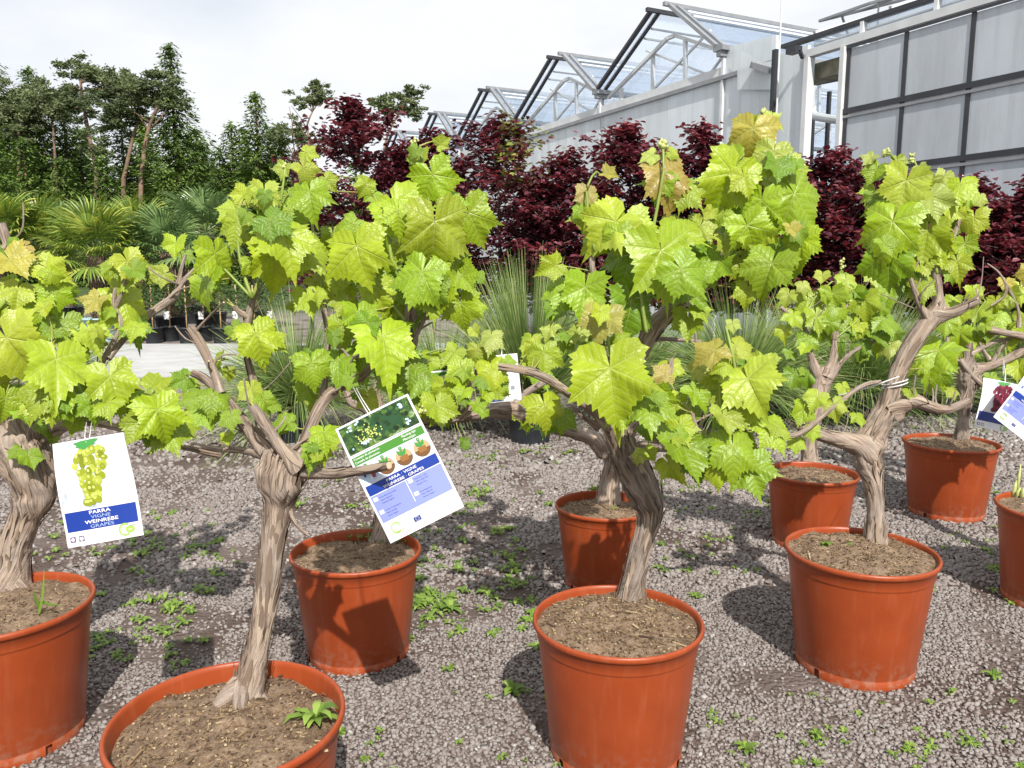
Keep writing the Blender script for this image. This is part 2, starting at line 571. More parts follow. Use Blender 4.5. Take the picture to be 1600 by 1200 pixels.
M['shrub'] = island_mat('shrub_leaves', [(0.0, (0.025, 0.06, 0.015)), (1.0, (0.10, 0.18, 0.03))], 0.35, 0.2)
M['spruce'] = island_mat('spruce_needles', [(0.0, (0.040, 0.070, 0.018)), (0.55, (0.105, 0.170, 0.034)), (1.0, (0.20, 0.27, 0.060))], 0.6, 0.2, (1.1, 1.2, 0.6), 0.3, 0.35)
M['pine'] = island_mat('pine_needles', [(0.0, (0.055, 0.080, 0.036)), (0.55, (0.13, 0.165, 0.070)), (1.0, (0.21, 0.25, 0.11))], 0.6, 0.2, None, 0.3, 0.4)
M['larch'] = island_mat('bright_spruce_needles', [(0.0, (0.05, 0.10, 0.018)), (1.0, (0.13, 0.22, 0.04))], 0.6, 0.3)
M['conifer_bark'] = simple_mat('conifer_bark', (0.17, 0.11, 0.075), 0.9, 0.4, 1.5)
M['white_metal'] = simple_mat('galvanised_white', (0.58, 0.60, 0.61), 0.45, 0.1, 5)
M['dark_metal'] = simple_mat('dark_profile', (0.028, 0.030, 0.036), 0.45, 0.2, 5)
M['grey_metal'] = simple_mat('grey_profile', (0.26, 0.27, 0.28), 0.4, 0.15, 5, 0, 40, 0.3)
M['cladding'] = poly_mat('wall_film', (0.80, 0.85, 0.88), 3.0, 0.04)
M['poly'] = poly_mat('ribbed_polycarbonate', (0.66, 0.705, 0.755), 22.0)
M['glass'] = glass_mat('roof_glass', (0.95, 0.975, 1.0), 0.45)
M['inner'] = simple_mat('inner_grey', (0.30, 0.33, 0.33), 0.7, 0.2, 2)
M['screen'] = simple_mat('rolled_screen_cloth', (0.22, 0.21, 0.15), 0.9, 0.35, 9)
M['card'] = simple_mat('card_white', (0.70, 0.70, 0.73), 0.3, 0.02, 3)
M['wire'] = simple_mat('white_wire', (0.72, 0.72, 0.70), 0.4, 0.05, 3)
M['tie'] = simple_mat('white_tie', (0.62, 0.63, 0.62), 0.5, 0.1, 3)


def print_mat(name, col, rough=0.35):
    return simple_mat(name, col, rough, 0.04, 4)


M['p_blue'] = print_mat('print_blue', (0.008, 0.036, 0.26))
M['p_navy'] = print_mat('print_navy', (0.02, 0.04, 0.20))
M['p_lilac'] = print_mat('print_lilac', (0.21, 0.25, 0.58))
M['p_green'] = print_mat('print_green', (0.06, 0.22, 0.03))
M['p_lime'] = print_mat('print_lime', (0.28, 0.45, 0.08))
M['p_grape'] = island_mat('print_grapes', [(0.0, (0.16, 0.19, 0.010)), (0.5, (0.30, 0.35, 0.025)), (1.0, (0.44, 0.50, 0.09))], 0.35)
M['p_red'] = island_mat('print_red_grapes', [(0.0, (0.07, 0.008, 0.02)), (1.0, (0.24, 0.03, 0.06))], 0.35)
M['p_leaf'] = print_mat('print_leaf', (0.05, 0.25, 0.05))
M['p_brown'] = print_mat('print_brown', (0.15, 0.07, 0.025))
M['p_tan'] = print_mat('print_tan', (0.42, 0.32, 0.17))
M['p_sky'] = print_mat('print_pale_blue', (0.45, 0.62, 0.80))
M['p_white'] = print_mat('print_white', (0.75, 0.75, 0.75))
M['p_pale'] = print_mat('print_pale_text', (0.34, 0.45, 0.70))
M['p_grey'] = print_mat('print_grey', (0.25, 0.25, 0.30))
M['p_purple'] = print_mat('print_purple', (0.16, 0.10, 0.22))


def cloth_print():
    m, nt, b = new_mat('print_white_cloth')
    uv = nd(nt, 'ShaderNodeTexCoord')
    no = nd(nt, 'ShaderNodeTexNoise', Scale=9.0, Detail=3.0, Distortion=1.2)
    nt.links.new(uv.outputs['Object'], no.inputs['Vector'])
    nt.links.new(ramp(nt, no.outputs['Fac'], [(0.36, (0.36, 0.41, 0.46)), (0.50, (0.64, 0.66, 0.70)), (0.7, (0.70, 0.70, 0.73))]), b.inputs['Base Color'])
    b.inputs['Roughness'].default_value = 0.3
    return m


def vine_print():
    m, nt, b = new_mat('print_vine_photo')
    uv = nd(nt, 'ShaderNodeTexCoord')
    no = nd(nt, 'ShaderNodeTexNoise', Scale=48.0, Detail=7.0, Distortion=1.2)
    vo = nd(nt, 'ShaderNodeTexNoise', Scale=190.0, Detail=4.0)
    nt.links.new(uv.outputs['Object'], no.inputs['Vector'])
    nt.links.new(uv.outputs['Object'], vo.inputs['Vector'])
    c = ramp(nt, no.outputs['Fac'], [(0.30, (0.006, 0.015, 0.005)), (0.50, (0.025, 0.075, 0.018)), (0.62, (0.12, 0.20, 0.03)), (0.80, (0.45, 0.52, 0.55))])
    c = mix_c(nt, ramp(nt, vo.outputs['Fac'], [(0.62, (0, 0, 0)), (0.7, (0.6, 0.6, 0.6))]), c, (0.30, 0.40, 0.07))
    nt.links.new(c, b.inputs['Base Color'])
    b.inputs['Roughness'].default_value = 0.3
    return m


M['p_cloth'] = cloth_print()
M['p_photo'] = vine_print()

# ------------------------------------------------------------------ ground, road
gm = MB()
gm.add([(-900, -60, 0), (900, -60, 0), (900, 1500, 0), (-900, 1500, 0)], [(0, 1, 2, 3)])
o = gm.build('ground', M['ground'])
o['kind'] = 'structure'

rd = MB()
ra, rb, rc, rdd = ground(120, 592), ground(430, 580), ground(430, 536), ground(200, 546)
e = Vector((0.985, 0.17, 0))
y0, y1 = ground(300, 590).y, ground(300, 542).y
rd.hexa([(-40, y0 - 1.2, -0.02), (1.2, y0 + 0.2, -0.02), (-0.4, y1 + 0.5, -0.02), (-40, y1 - 0.6, -0.02),
         (-40, y0 - 1.2, 0.02), (1.2, y0 + 0.2, 0.02), (-0.4, y1 + 0.5, 0.02), (-40, y1 - 0.6, 0.02)])
o = rd.build('road', M['asphalt'])
o['kind'] = 'structure'

# ------------------------------------------------------------------ greenhouse
T = Vector((-0.452, 0.892, 0)).normalized()          # along the wall, away from us
N = Vector((0.892, 0.452, 0)).normalized()           # into the greenhouse
G0 = at(1133, 77, 11.7)
GZ = G0.z
G0 = Vector((G0.x, G0.y, 0))


def wall_tz(px, py, n=0.0):
    p = plane_hit(px, py, G0 + N * n, N)
    return (p - G0).dot(T), p.z


def W3(t, n, z):
    return G0 + T * t + N * n + Vector((0, 0, z))


BAY = 3.3
NB = 5
DEEP = 14.0
gh = thing('greenhouse', 'long greenhouse with opened saw-tooth glass roofs behind the copper beeches', 'greenhouse', W3(0, 0, 0))
t_top, z_wall = wall_tz(1150, 116)
t_end = wall_tz(1214, 90)[0]
# cladding panels of the front wall, one per bay
edges = [t_end] + [i * BAY for i in range(NB + 1)]
for a, b in zip(edges[:-1], edges[1:]):
    zt = z_wall if a >= 0 else GZ + 0.02
    k = MB()
    q = [W3(a + 0.03, 0, 0), W3(b - 0.03, 0, 0), W3(b - 0.03, 0.05, 0), W3(a + 0.03, 0.05, 0)]
    u = Vector((0, 0, zt))
    if a < 0:
        ups = [u * 0.985, u * 1.0, u * 1.0, u * 0.985]
    else:
        ups = [u] * 4
    b0 = len(k.v)
    k.hexa(q + [p + w for p, w in zip(q, ups)])
    k.uv = [((Vector(p) - G0).dot(T), p.z) for p in k.v]
    k.build('wall_panel', M['cladding'], gh)
for i in range(NB + 1):
    k = MB()
    k.bar(W3(i * BAY, -0.02, 0 if i == 0 else z_wall), W3(i * BAY, -0.02, GZ - 0.05), 0.05, 0.05, N)
    k.build('post', M['white_metal'], gh)
k = MB()
k.bar(W3(t_end, -0.03, z_wall), W3(NB * BAY, -0.03, z_wall), 0.05, 0.06)
k.build('top_rail', M['grey_metal'], gh)
k = MB()
k.bar(W3(0, -0.01, z_wall + 0.09), W3(NB * BAY, -0.01, z_wall + 0.09), 0.04, 0.13)
k.build('eaves_board', M['white_metal'], gh)
# measured once on the nearest whole bay, repeated along the wall
LT = wall_tz(1018, 16, -0.12)          # free edge of the far flap
RT = wall_tz(1045, 7, -0.12)           # free edge of the near flap
PK = wall_tz(1041, 55)          # peak of the fixed truss
PK2 = wall_tz(1036, 58)
bar_px = [((944, 152), (1036, 58)), ((1036, 58), (1046, 54)), ((1046, 54), (1134, 83)),
          ((1010, 154), (1010, 84)), ((1063, 137), (1063, 60)), ((1122, 119), (1122, 79)), ((962, 170), (962, 137)),
          ((1000, 78), (1100, 117)), ((1102, 46), (1003, 150)), ((1100, 115), (1122, 84))]
bars = [(wall_tz(*a), wall_tz(*b)) for a, b in bar_px]
roof_len = DEEP
for i in range(NB):
    o_t = i * BAY
    # gutter
    g = MB()
    g.bar(W3(o_t, -0.14, GZ), W3(o_t, roof_len, GZ), 0.20, 0.07)
    g.bar(W3(o_t, -0.12, GZ - 0.07), W3(o_t, 0.1, GZ - 0.07), 0.10, 0.08)
    g.build('gutter', M['grey_metal'], gh)
    # two flaps: hinged at the gutters, free at the ridge
    for (h_t, free) in ((o_t + BAY - 0.06, (LT[0] + o_t, LT[1])), (o_t + 0.06, (RT[0] + o_t, RT[1]))):
        a0, a1 = W3(h_t, -0.12, GZ + 0.05), W3(free[0], -0.12, free[1])
        near = free[1] == RT[1]
        fl = MB()
        dark = 0
        fl.bar(a0, a1, 0.05, 0.07, N)
        fl.bar(a0 + N * 0.16, a1 + N * 0.16, 0.05, 0.06, N)
        fl.bar(a1 - N * 0.10, a1 + N * roof_len, 0.06, 0.06)
        fr = fl.build('roof_flap', M['dark_metal'] if not near else M['grey_metal'], gh)
        gl = MB()
        npan = 8
        nrm = (a1 - a0).cross(N).normalized()
        for j in range(npan):
            s0, s1 = roof_len * j / npan + 0.01, roof_len * (j + 1) / npan - 0.01
            p = [a0 + N * s0, a1 + N * s0, a1 + N * s1, a0 + N * s1]
            pg = MB()
            pg.hexa([x - nrm * 0.004 for x in p] + [x + nrm * 0.004 for x in p])
            pg.build('pane', M['glass'], fr)
        rb_ = MB()
        for s in (0.18, 0.3):
            rb_.bar(a0.lerp(a1, 1 - s) + N * 0.2 - nrm * 0.03, a0.lerp(a1, 1 - s) + N * roof_len - nrm * 0.03, 0.03, 0.03)
        rb_.build('glazing_bar', M['white_metal'], fr)
    # fixed white truss in the gable
    tr = MB()
    for j, (p, q) in enumerate(bars):
        w = 0.055 if j < 7 else 0.032
        tr.bar(W3(p[0] + o_t, 0.10 + 0.012 * (j % 4), p[1]), W3(q[0] + o_t, 0.10 + 0.012 * (j % 4), q[1]), w, w, N)
    tr.build('gable_truss', M['white_metal'], gh)
    # further trusses inside
    tr = MB()
    for dn in (4.0, 8.0):
        for j, (p, q) in enumerate(bars[:7]):
            tr.bar(W3(p[0] + o_t, dn + 0.012 * (j % 4), p[1]), W3(q[0] + o_t, dn + 0.012 * (j % 4), q[1]), 0.05, 0.05, N)
    tr.build('inner_truss', M['white_metal'], gh)
    # glazing of the gable under the truss
    gg = MB()
    tri = [W3(o_t + 0.08, 0.19, z_wall + 0.1), W3(o_t + BAY - 0.08, 0.19, z_wall + 0.1), W3(o_t + BAY - 0.08, 0.19, GZ), W3(PK2[0] + o_t, 0.19, PK[1] - 0.03), W3(o_t + 0.08, 0.19, GZ)]
    gg.add(tri, [(0, 1, 2, 3, 4)])
    gg.build('gable_pane', M['glass'], gh)
g = MB()
g.bar(W3(NB * BAY, -0.25, GZ), W3(NB * BAY, roof_len, GZ), 0.20, 0.07)
g.build('gutter', M['grey_metal'], gh)
# ragged film bracket next to the corner
g = MB()
pa, pb = W3(t_end * 0.75, -0.12, wall_tz(1190, 104)[1]), W3(t_end * 0.25, -0.12, wall_tz(1190, 104)[1])
pa, pb = plane_hit(1205, 110, W3(0, -0.1, 0), N), plane_hit(1178, 102, W3(0, -0.1, 0), N)
g.bar(pa, pb, 0.14, 0.08)
g.build('gutter_end', M['grey_metal'], gh)
fl = MB()
pp = [plane_hit(x, y, W3(0, -0.06, 0), N) for x, y in ((1152, 72), (1160, 80), (1174, 86), (1190, 98), (1204, 96), (1213, 84), (1213, 140), (1152, 140))]
fl.add(pp, [tuple(range(8))])
fl.build('torn_film', M['cladding'], gh)
# back and end walls close the house
k = MB()
k.hexa([W3(t_end, roof_len, 0), W3(NB * BAY, roof_len, 0), W3(NB * BAY, roof_len + 0.05, 0), W3(t_end, roof_len + 0.05, 0),
        W3(t_end, roof_len, z_wall), W3(NB * BAY, roof_len, z_wall), W3(NB * BAY, roof_len + 0.05, z_wall), W3(t_end, roof_len + 0.05, z_wall)])
k.build('back_wall', M['cladding'], gh)
k = MB()
k.hexa([W3(NB * BAY, 0.1, 0), W3(NB * BAY + 0.05, 0.1, 0), W3(NB * BAY + 0.05, roof_len, 0), W3(NB * BAY, roof_len, 0),
        W3(NB * BAY, 0.1, z_wall), W3(NB * BAY + 0.05, 0.1, z_wall), W3(NB * BAY + 0.05, roof_len, z_wall), W3(NB * BAY, roof_len, z_wall)])
k.build('end_wall', M['cladding'], gh)

# ---- the nearer hall with black-framed polycarbonate panels
HN = -0.25


def h_tz(px, py, n=HN):
    return wall_tz(px, py, n)


hall = thing('greenhouse_hall', 'hall clad in pale ribbed panels in black frames at the right', 'building', W3(t_end, HN, 0))
tc0 = h_tz(1215, 80)[0]
zt_frame = h_tz(1326, 75)[1]
z_mid = h_tz(1322, 174)[1]
z_low = h_tz(1412, 259)[1]
tv = [h_tz(1322, 172)[0], h_tz(1411, 148)[0], h_tz(1515, 122)[0]]
dt = tv[2] - tv[1]
tv += [tv[2] + dt * 1.0, tv[2] + dt * 2.0, tv[2] + dt * 3.0]
z_roof = h_tz(1215, 80)[1]
rows = [zt_frame, z_mid, z_low, z_low - (z_mid - z_low), 0.15]
t_far_end = tv[-1]


def hbox(name, t0, t1, n0, n1, z0, z1, mat, parent=hall, uv=False):
    k = MB()
    q = [W3(t0, n0, z0), W3(t1, n0, z0), W3(t1, n1, z0), W3(t0, n1, z0)]
    u = Vector((0, 0, z1 - z0))
    k.hexa(q + [p + u for p in q])
    k.uv = [((Vector(p) - G0).dot(T), p.z) for p in k.v]
    return k.build(name, mat, parent)


t_post = h_tz(1256, 200)[0]
hbox('corner_panel', tc0, t_post, HN, HN + 0.05, 0, z_roof - 0.04, M['cladding'])
hbox('corner_post', tc0 + 0.05, tc0 - 0.02, HN - 0.05, HN, 0, z_roof + 0.02, M['dark_metal'])
hbox('door_post', t_post, t_post - 0.07, HN - 0.06, HN + 0.06, 0, zt_frame + 0.02, M['white_metal'])
hbox('door_post', tv[0] + 0.09, tv[0] + 0.03, HN - 0.06, HN + 0.06, 0, zt_frame + 0.02, M['white_metal'])
# panels and their frames
for i in range(len(tv) - 1):
    for j in range(len(rows) - 1):
        hbox('panel', tv[i] - 0.02, tv[i + 1] + 0.02, HN, HN + 0.03, rows[j + 1] + 0.02, rows[j] - 0.02, M['poly'])
for i in range(len(tv)):
    hbox('mullion', tv[i] + 0.025, tv[i] - 0.025, HN - 0.012, HN - 0.001, 0.0, zt_frame + 0.02, M['dark_metal'])
for j, z in enumerate(rows):
    h = 0.03 if j in (0, 4) else 0.06
    hbox('cross_rail', tv[0] + 0.03, t_far_end, HN - 0.025, HN - 0.014, z - h / 2, z + h / 2, M['dark_metal'])
    if j in (1, 2, 3):
        hbox('cross_rail', tv[0] + 0.03, t_far_end, HN - 0.022, HN - 0.014, z - h / 2 - 0.05, z - h / 2 - 0.02, M['grey_metal'])
# eaves: white box gutter, glazed strip, black capping
z_g0 = h_tz(1262, 92)[1]
hbox('eaves_gutter', t_post, t_far_end, HN - 0.03, HN + 0.08, zt_frame + 0.03, zt_frame + 0.12, M['white_metal'])
hbox('eaves_strip', t_post, t_far_end, HN + 0.10, HN + 0.11, zt_frame + 0.12, zt_frame + 0.27, M['glass'])
hbox('capping', tc0, t_far_end, HN + 0.04, HN + 0.16, zt_frame + 0.265, zt_frame + 0.31, M['dark_metal'])
hbox('eaves_line', t_post, t_far_end, HN + 0.09, HN + 0.14, zt_frame + 0.18, zt_frame + 0.195, M['white_metal'])
for k_ in range(7):
    tt = t_post - 0.75 - k_ * 0.95
    hbox('eaves_bracket', tt, tt - 0.045, HN + 0.03, HN + 0.10, zt_frame + 0.12, zt_frame + 0.27, M['white_metal'])
# roof slope with panes, one vent propped open
for k_ in range(6):
    a = t_post - 0.0 - k_ * 1.1
    k = MB()
    k.add([W3(a, HN + 0.1, zt_frame + 0.31), W3(a - 1.08, HN + 0.1, zt_frame + 0.31), W3(a - 1.08, HN + 3.2, zt_frame + 1.33), W3(a, HN + 3.2, zt_frame + 1.33)], [(0, 1, 2, 3)])
    k.build('roof_pane', M['glass'], hall)
    k = MB()
    k.bar(W3(a, HN + 0.1, zt_frame + 0.335), W3(a, HN + 3.2, zt_frame + 1.355), 0.04, 0.05)
    k.build('roof_bar', M['white_metal'], hall)
v0 = [plane_hit(x, y, W3(0, 1.4, 0), N) for x, y in ((1280, 33), (1360, 5))]
v1 = [v0[1] + N * 0.2 + T * (-1.2) + Vector((0, 0, -0.02)), v0[0] + N * 0.2 + T * (-1.2) + Vector((0, 0, -0.02))]
vb = MB()
cs = v0 + v1
for i in range(4):
    vb.bar(cs[i], cs[(i + 1) % 4], 0.035, 0.035)
vb.bar((cs[0] + cs[3]) / 2, (cs[1] + cs[2]) / 2, 0.025, 0.025)
vb.bar(cs[0].lerp(cs[3], 0.3), cs[0].lerp(cs[3], 0.3) + Vector((0.25, 0.1, -0.5)), 0.025, 0.025)
vb.bar(cs[1].lerp(cs[2], 0.1), cs[1].lerp(cs[2], 0.1) + Vector((0.05, 0.1, -0.5)), 0.025, 0.025)
vf = vb.build('roof_vent', M['grey_metal'], hall)
vg = MB()
vg.add([c + Vector((0, 0, 0.012)) for c in cs], [(0, 1, 2, 3)])
vg.build('pane', M['glass'], vf)
# inside, seen through the doorway
hbox('rolled_screen', t_post + 0.3, tv[0] - 0.5, HN + 0.16, HN + 0.40, zt_frame - 0.22, zt_frame - 0.02, M['screen'])
hbox('inner_wall', tc0 + 0.02, t_far_end, HN + 7.0, HN + 7.05, 0, z_roof + 0.2, M['inner'])
hbox('inner_floor', tc0, t_far_end, HN + 0.1, HN + 7.0, 0.01, 0.03, M['inner'])
kk = MB()
for j in range(9):
    kk.bar(W3(tc0 - 0.2, HN + 2.2 + j * 0.35, 1.2 + j * 0.28), W3(t_far_end + 0.2, HN + 2.2 + j * 0.35, 1.2 + j * 0.28), 0.03, 0.03)
kk.build('shade_rod', M['white_metal'], hall)
kk = MB()
for j in range(10):
    kk.bar(W3(tc0 - 0.4 - j * 0.8, HN + 3.2, 0.0), W3(tc0 - 0.4 - j * 0.8, HN + 3.2, zt_frame + 0.2), 0.07, 0.07, N)
kk.build('inner_column', M['grey_metal'], hall)
hbox('inner_wall', t_far_end, t_far_end - 0.05, HN + 0.1, HN + 7.0, 0, z_roof, M['cladding'])
dk = MB()
for (a, b) in (((1272, 141), (1270, 240)), ((1296, 143), (1292, 240))):
    p, q = plane_hit(*a, W3(0, 0.8, 0), N), plane_hit(*b, W3(0, 0.8, 0), N)
    q.z = 0.05
    dk.bar(p, q, 0.045, 0.045, N)
dk.bar(plane_hit(1262, 133, W3(0, 0.8, 0), N), plane_hit(1318, 122, W3(0, 0.8, 0), N), 0.05, 0.05)
dk.build('inner_frame', M['dark_metal'], hall)


def tube_simple(mb, pts, r, sides=8, m=0):
    """plain round tube along pts"""
    pts = [Vector(p) for p in pts]
    n = len(pts)
    rr = r if isinstance(r, (list, tuple)) else [r] * n
    vs, fs, uv = [], [], []
    ref = Vector((0.13, 0.31, 0.94))
    ln = 0
    for i, p in enumerate(pts):
        d = (pts[min(i + 1, n - 1)] - pts[max(i - 1, 0)])
        if d.length < 1e-7:
            d = Vector((0, 0, 1))
        d.normalize()
        s = d.cross(ref)
        if s.length < 0.05:
            s = d.cross(Vector((1, 0, 0)))
        s.normalize()
        u = s.cross(d)
        if i:
            ln += (p - pts[i - 1]).length
        for k in range(sides):
            a = 2 * math.pi * k / sides
            vs.append(p + (s * math.cos(a) + u * math.sin(a)) * rr[i])
            uv.append((k / sides * 2 * math.pi * rr[i], ln))
    for i in range(n - 1):
        for k in range(sides):
            k2 = (k + 1) % sides
            fs.append((i * sides + k, i * sides + k2, (i + 1) * sides + k2, (i + 1) * sides + k))
    fs.append(tuple(reversed(range(sides))))
    fs.append(tuple((n - 1) * sides + k for k in range(sides)))
    mb.add(vs, fs, uv, m)


pp = MB()
pl = W3(0, 0.45, 0)
tube_simple(pp, [plane_hit(x, y, pl, N) for x, y in ((1268, 128), (1268, 165), (1269, 176), (1275, 182), (1285, 184), (1318, 189))], 0.055, 10)
pp.build('white_pipe', M['white_metal'], hall)
pp = MB()
tube_simple(pp, [plane_hit(x, y, W3(0, 0.6, 0), N) for x, y in ((1262, 110), (1280, 113), (1300, 117), (1318, 118))], 0.02, 6)
pp.build('inner_bar', M['white_metal'], hall)
# camera-like lamp box on the corner and the antenna pole
lb = MB()
a, b = plane_hit(1233, 81, W3(0, HN - 0.25, 0), N), plane_hit(1248, 76, W3(0, HN - 0.25, 0), N)
lb.bar(a, b, 0.12, 0.08)
lb.bar(b, plane_hit(1254, 90, W3(0, HN - 0.06, 0), N), 0.04, 0.04)
o = lb.build('security_lamp', M['dark_metal'])
tag(o, 'small dark lamp box on the corner post of the panelled hall', 'lamp')
ap = MB()
a = plane_hit(1218, 76, W3(0, HN - 0.1, 0), N)
top = plane_hit(1221, -60, W3(0, HN - 0.1, 0), N)
tube_simple(ap, [Vector((a.x, a.y, 0)), a, Vector((a.x, a.y, top.z))], [0.012, 0.012, 0.009], 8)
o = ap.build('pole', M['white_metal'])
tag(o, 'thin pale pole rising above the corner of the panelled hall', 'pole')

# ------------------------------------------------------------------ pots
pot_spots = {}


def pot_size(px, py, w, k=0.83):
    r = ray(px, py)
    d = CAMZ / (k * w / F - r.z)
    c = CAM + r * d
    return c, w * d / F, k * w * d / F, d


def make_pot(root, wd, ht, seg=64, notch=True):
    x0, y0_, _ = root.location
    R = wd / 2
    prof = [(0.775, 0.0), (0.785, 0.075), (0.779, 0.079), (0.786, 0.088), (0.922, 0.842), (0.924, 0.850), (0.936, 0.858), (0.938, 0.866), (0.950, 0.945),
            (0.975, 0.953), (0.992, 0.963), (0.994, 0.984), (0.984, 0.997), (0.968, 1.0), (0.952, 0.992), (0.945, 0.97), (0.92, 0.86), (0.90, 0.72)]
    vs, fs = [], []
    n = len(prof)
    for (r, z) in prof:
        for k in range(seg):
            a = 2 * math.pi * k / seg
            vs.append((x0 + math.cos(a) * r * R, y0_ + math.sin(a) * r * R, z * ht))
    holes = {k for k in range(seg) if notch and (k + 5) % (seg // 3) == 0}
    for i in range(n - 1):
        for k in range(seg):
            if i == 0 and k in holes:
                continue
            k2 = (k + 1) % seg
            fs.append((i * seg + k, i * seg + k2, (i + 1) * seg + k2, (i + 1) * seg + k))
    # inside of the foot so that the drain notches show depth
    b = len(vs)
    for z in (0.0, 0.3):
        for k in range(seg):
            a = 2 * math.pi * k / seg
            vs.append((x0 + math.cos(a) * 0.74 * R, y0_ + math.sin(a) * 0.74 * R, z * ht))
    for k in range(seg):
        k2 = (k + 1) % seg
        fs.append((b + k, b + k2, b + seg + k2, b + seg + k))
    return part('pot', vs, fs, M['pot'], root)


def make_soil(root, wd, ht, level=0.93, seed=0, chips=160):
    x0, y0_, _ = root.location
    R = wd / 2 * 0.945
    vs, fs = [(x0, y0_, level * ht + 0.02)], []
    rings, seg = 18, 56
    for i in range(1, rings + 1):
        r = R * i / rings
        for k in range(seg):
            a = 2 * math.pi * k / seg
            p = Vector((x0 + math.cos(a) * r, y0_ + math.sin(a) * r, 0))
            z = level * ht + noise.noise(p * 14 + Vector((seed, 0, 0))) * 0.016 + noise.noise(p * 45) * 0.008 + 0.016 * (1 - (i / rings) ** 2)
            vs.append((p.x, p.y, z))
    for k in range(seg):
        fs.append((0, 1 + k, 1 + (k + 1) % seg))
    for i in range(rings - 1):
        for k in range(seg):
            k2 = (k + 1) % seg
            fs.append((1 + i * seg + k, 1 + (i + 1) * seg + k, 1 + (i + 1) * seg + k2, 1 + i * seg + k2))
    part('soil', vs, fs, M['soil'], root)
    if chips:
        rg = random.Random(seed + 50)
        mb = MB()
        for _ in range(chips * 3):
            a, r = rg.random() * 6.283, R * 0.96 * math.sqrt(rg.random())
            p = Vector((x0 + math.cos(a) * r, y0_ + math.sin(a) * r, 0))
            p.z = level * ht + noise.noise(p * 14 + Vector((seed, 0, 0))) * 0.016 + noise.noise(p * 45) * 0.008 + 0.016 * (1 - (r / R) ** 2) + 0.003
            b = rg.random() * 6.283
            L = rg.choice((0.003, 0.003, 0.004, 0.005, 0.007, 0.012) if rg.random() > 0.015 else (0.025, 0.04))
            d = Vector((math.cos(b), math.sin(b), rg.uniform(-0.15, 0.3))) * L
            mb.bar(p - d / 2, p + d / 2, rg.uniform(0.0008, 0.0022) + (0.0025 if L < 0.006 or L > 0.03 else 0), rg.uniform(0.001, 0.003))
        mb.build('mulch', M['chips'], root, kind='stuff')


# ------------------------------------------------------------------ vine wood
def catmull(pts, rad, step):
    P = [Vector(p) for p in pts]
    out, ro = [], []
    n = len(P)
    for i in range(n - 1):
        p0, p1, p2, p3 = P[max(i - 1, 0)], P[i], P[i + 1], P[min(i + 2, n - 1)]
        m = max(2, int((p2 - p1).length / step))
        for k in range(m):
            t = k / m
            t2, t3 = t * t, t * t * t
            out.append(0.5 * ((2 * p1) + (p2 - p0) * t + (2 * p0 - 5 * p1 + 4 * p2 - p3) * t2 + (3 * p1 - p0 - 3 * p2 + p3) * t3))
            s = t * t * (3 - 2 * t)
            ro.append(rad[i] * (1 - s) + rad[i + 1] * s)
    out.append(P[-1])
    ro.append(rad[-1])
    return out, ro


def gnarly(mb, pts, rad, sides=18, gnarl=0.25, seed=0.0, step=0.012, cap=True):
    """woody limb: fluted, knotted, with a cut end"""
    pts, rad = catmull(pts, rad, step)
    n = len(pts)
    vs, fs, uv, fm = [], [], [], []
    d0 = (pts[1] - pts[0]).normalized()
    s = d0.cross(Vector((0.2, 1.0, 0.1)))
    if s.length < 0.1:
        s = d0.cross(Vector((1, 0, 0)))
    s.normalize()
    ln = 0.0
    prev = d0
    rmin = sorted(rad)[len(rad) // 3]
    for i, p in enumerate(pts):
        d = (pts[min(i + 1, n - 1)] - pts[max(i - 1, 0)]).normalized()
        q = prev.rotation_difference(d)
        s = q @ s
        s = (s - d * s.dot(d)).normalized()
        prev = d
        u = d.cross(s)
        if i:
            ln += (p - pts[i - 1]).length
        r = rad[i]
        gl = gnarl * (0.45 + 0.9 * min(1.0, max(0.0, (r / rmin - 1.05) / 0.7)))
        tw = ln * 0.6
        for k in range(sides):
            a = 2 * math.pi * k / sides
            c, sn = math.cos(a + tw), math.sin(a + tw)
            fl = noise.noise(Vector((c * 1.9 + seed, sn * 1.9, ln * 5.0)))
            fi = noise.noise(Vector((c * 4.5 + seed, sn * 4.5, ln * 12.0 + 7)))
            kn = noise.noise(Vector((p.x * 16 + c * 0.7 + seed, p.y * 16 + sn * 0.7, p.z * 16)))
            rg_ = 1.0 - abs(noise.noise(Vector((c * 7.5 + seed, sn * 7.5, ln * 9.0))))
            k3 = noise.noise(Vector((p.x * 38 + c * 1.6, p.y * 38 + sn * 1.6 + seed, p.z * 38)))
            rr = r * (1 + gl * (0.7 * fl + 0.5 * fi + 0.8 * kn + 0.6 * k3) + gnarl * 0.4 * (rg_ - 0.75))
            vs.append(p + (s * math.cos(a) + u * math.sin(a)) * rr)
            uv.append((a * r if k < sides else 0, ln))
    for i in range(n - 1):
        for k in range(sides):
            k2 = (k + 1) % sides
            fs.append((i * sides + k, i * sides + k2, (i + 1) * sides + k2, (i + 1) * sides + k))
    mb.add(vs, fs, uv, 0)
    if cap:
        e = [pts[-1] + (vs[(n - 1) * sides + k] - pts[-1]) for k in range(sides)]
        mb.add(e + [pts[-1] + prev * rad[-1] * 0.1], [(k, (k + 1) % sides, sides) for k in range(sides)], None, 1)
    return pts


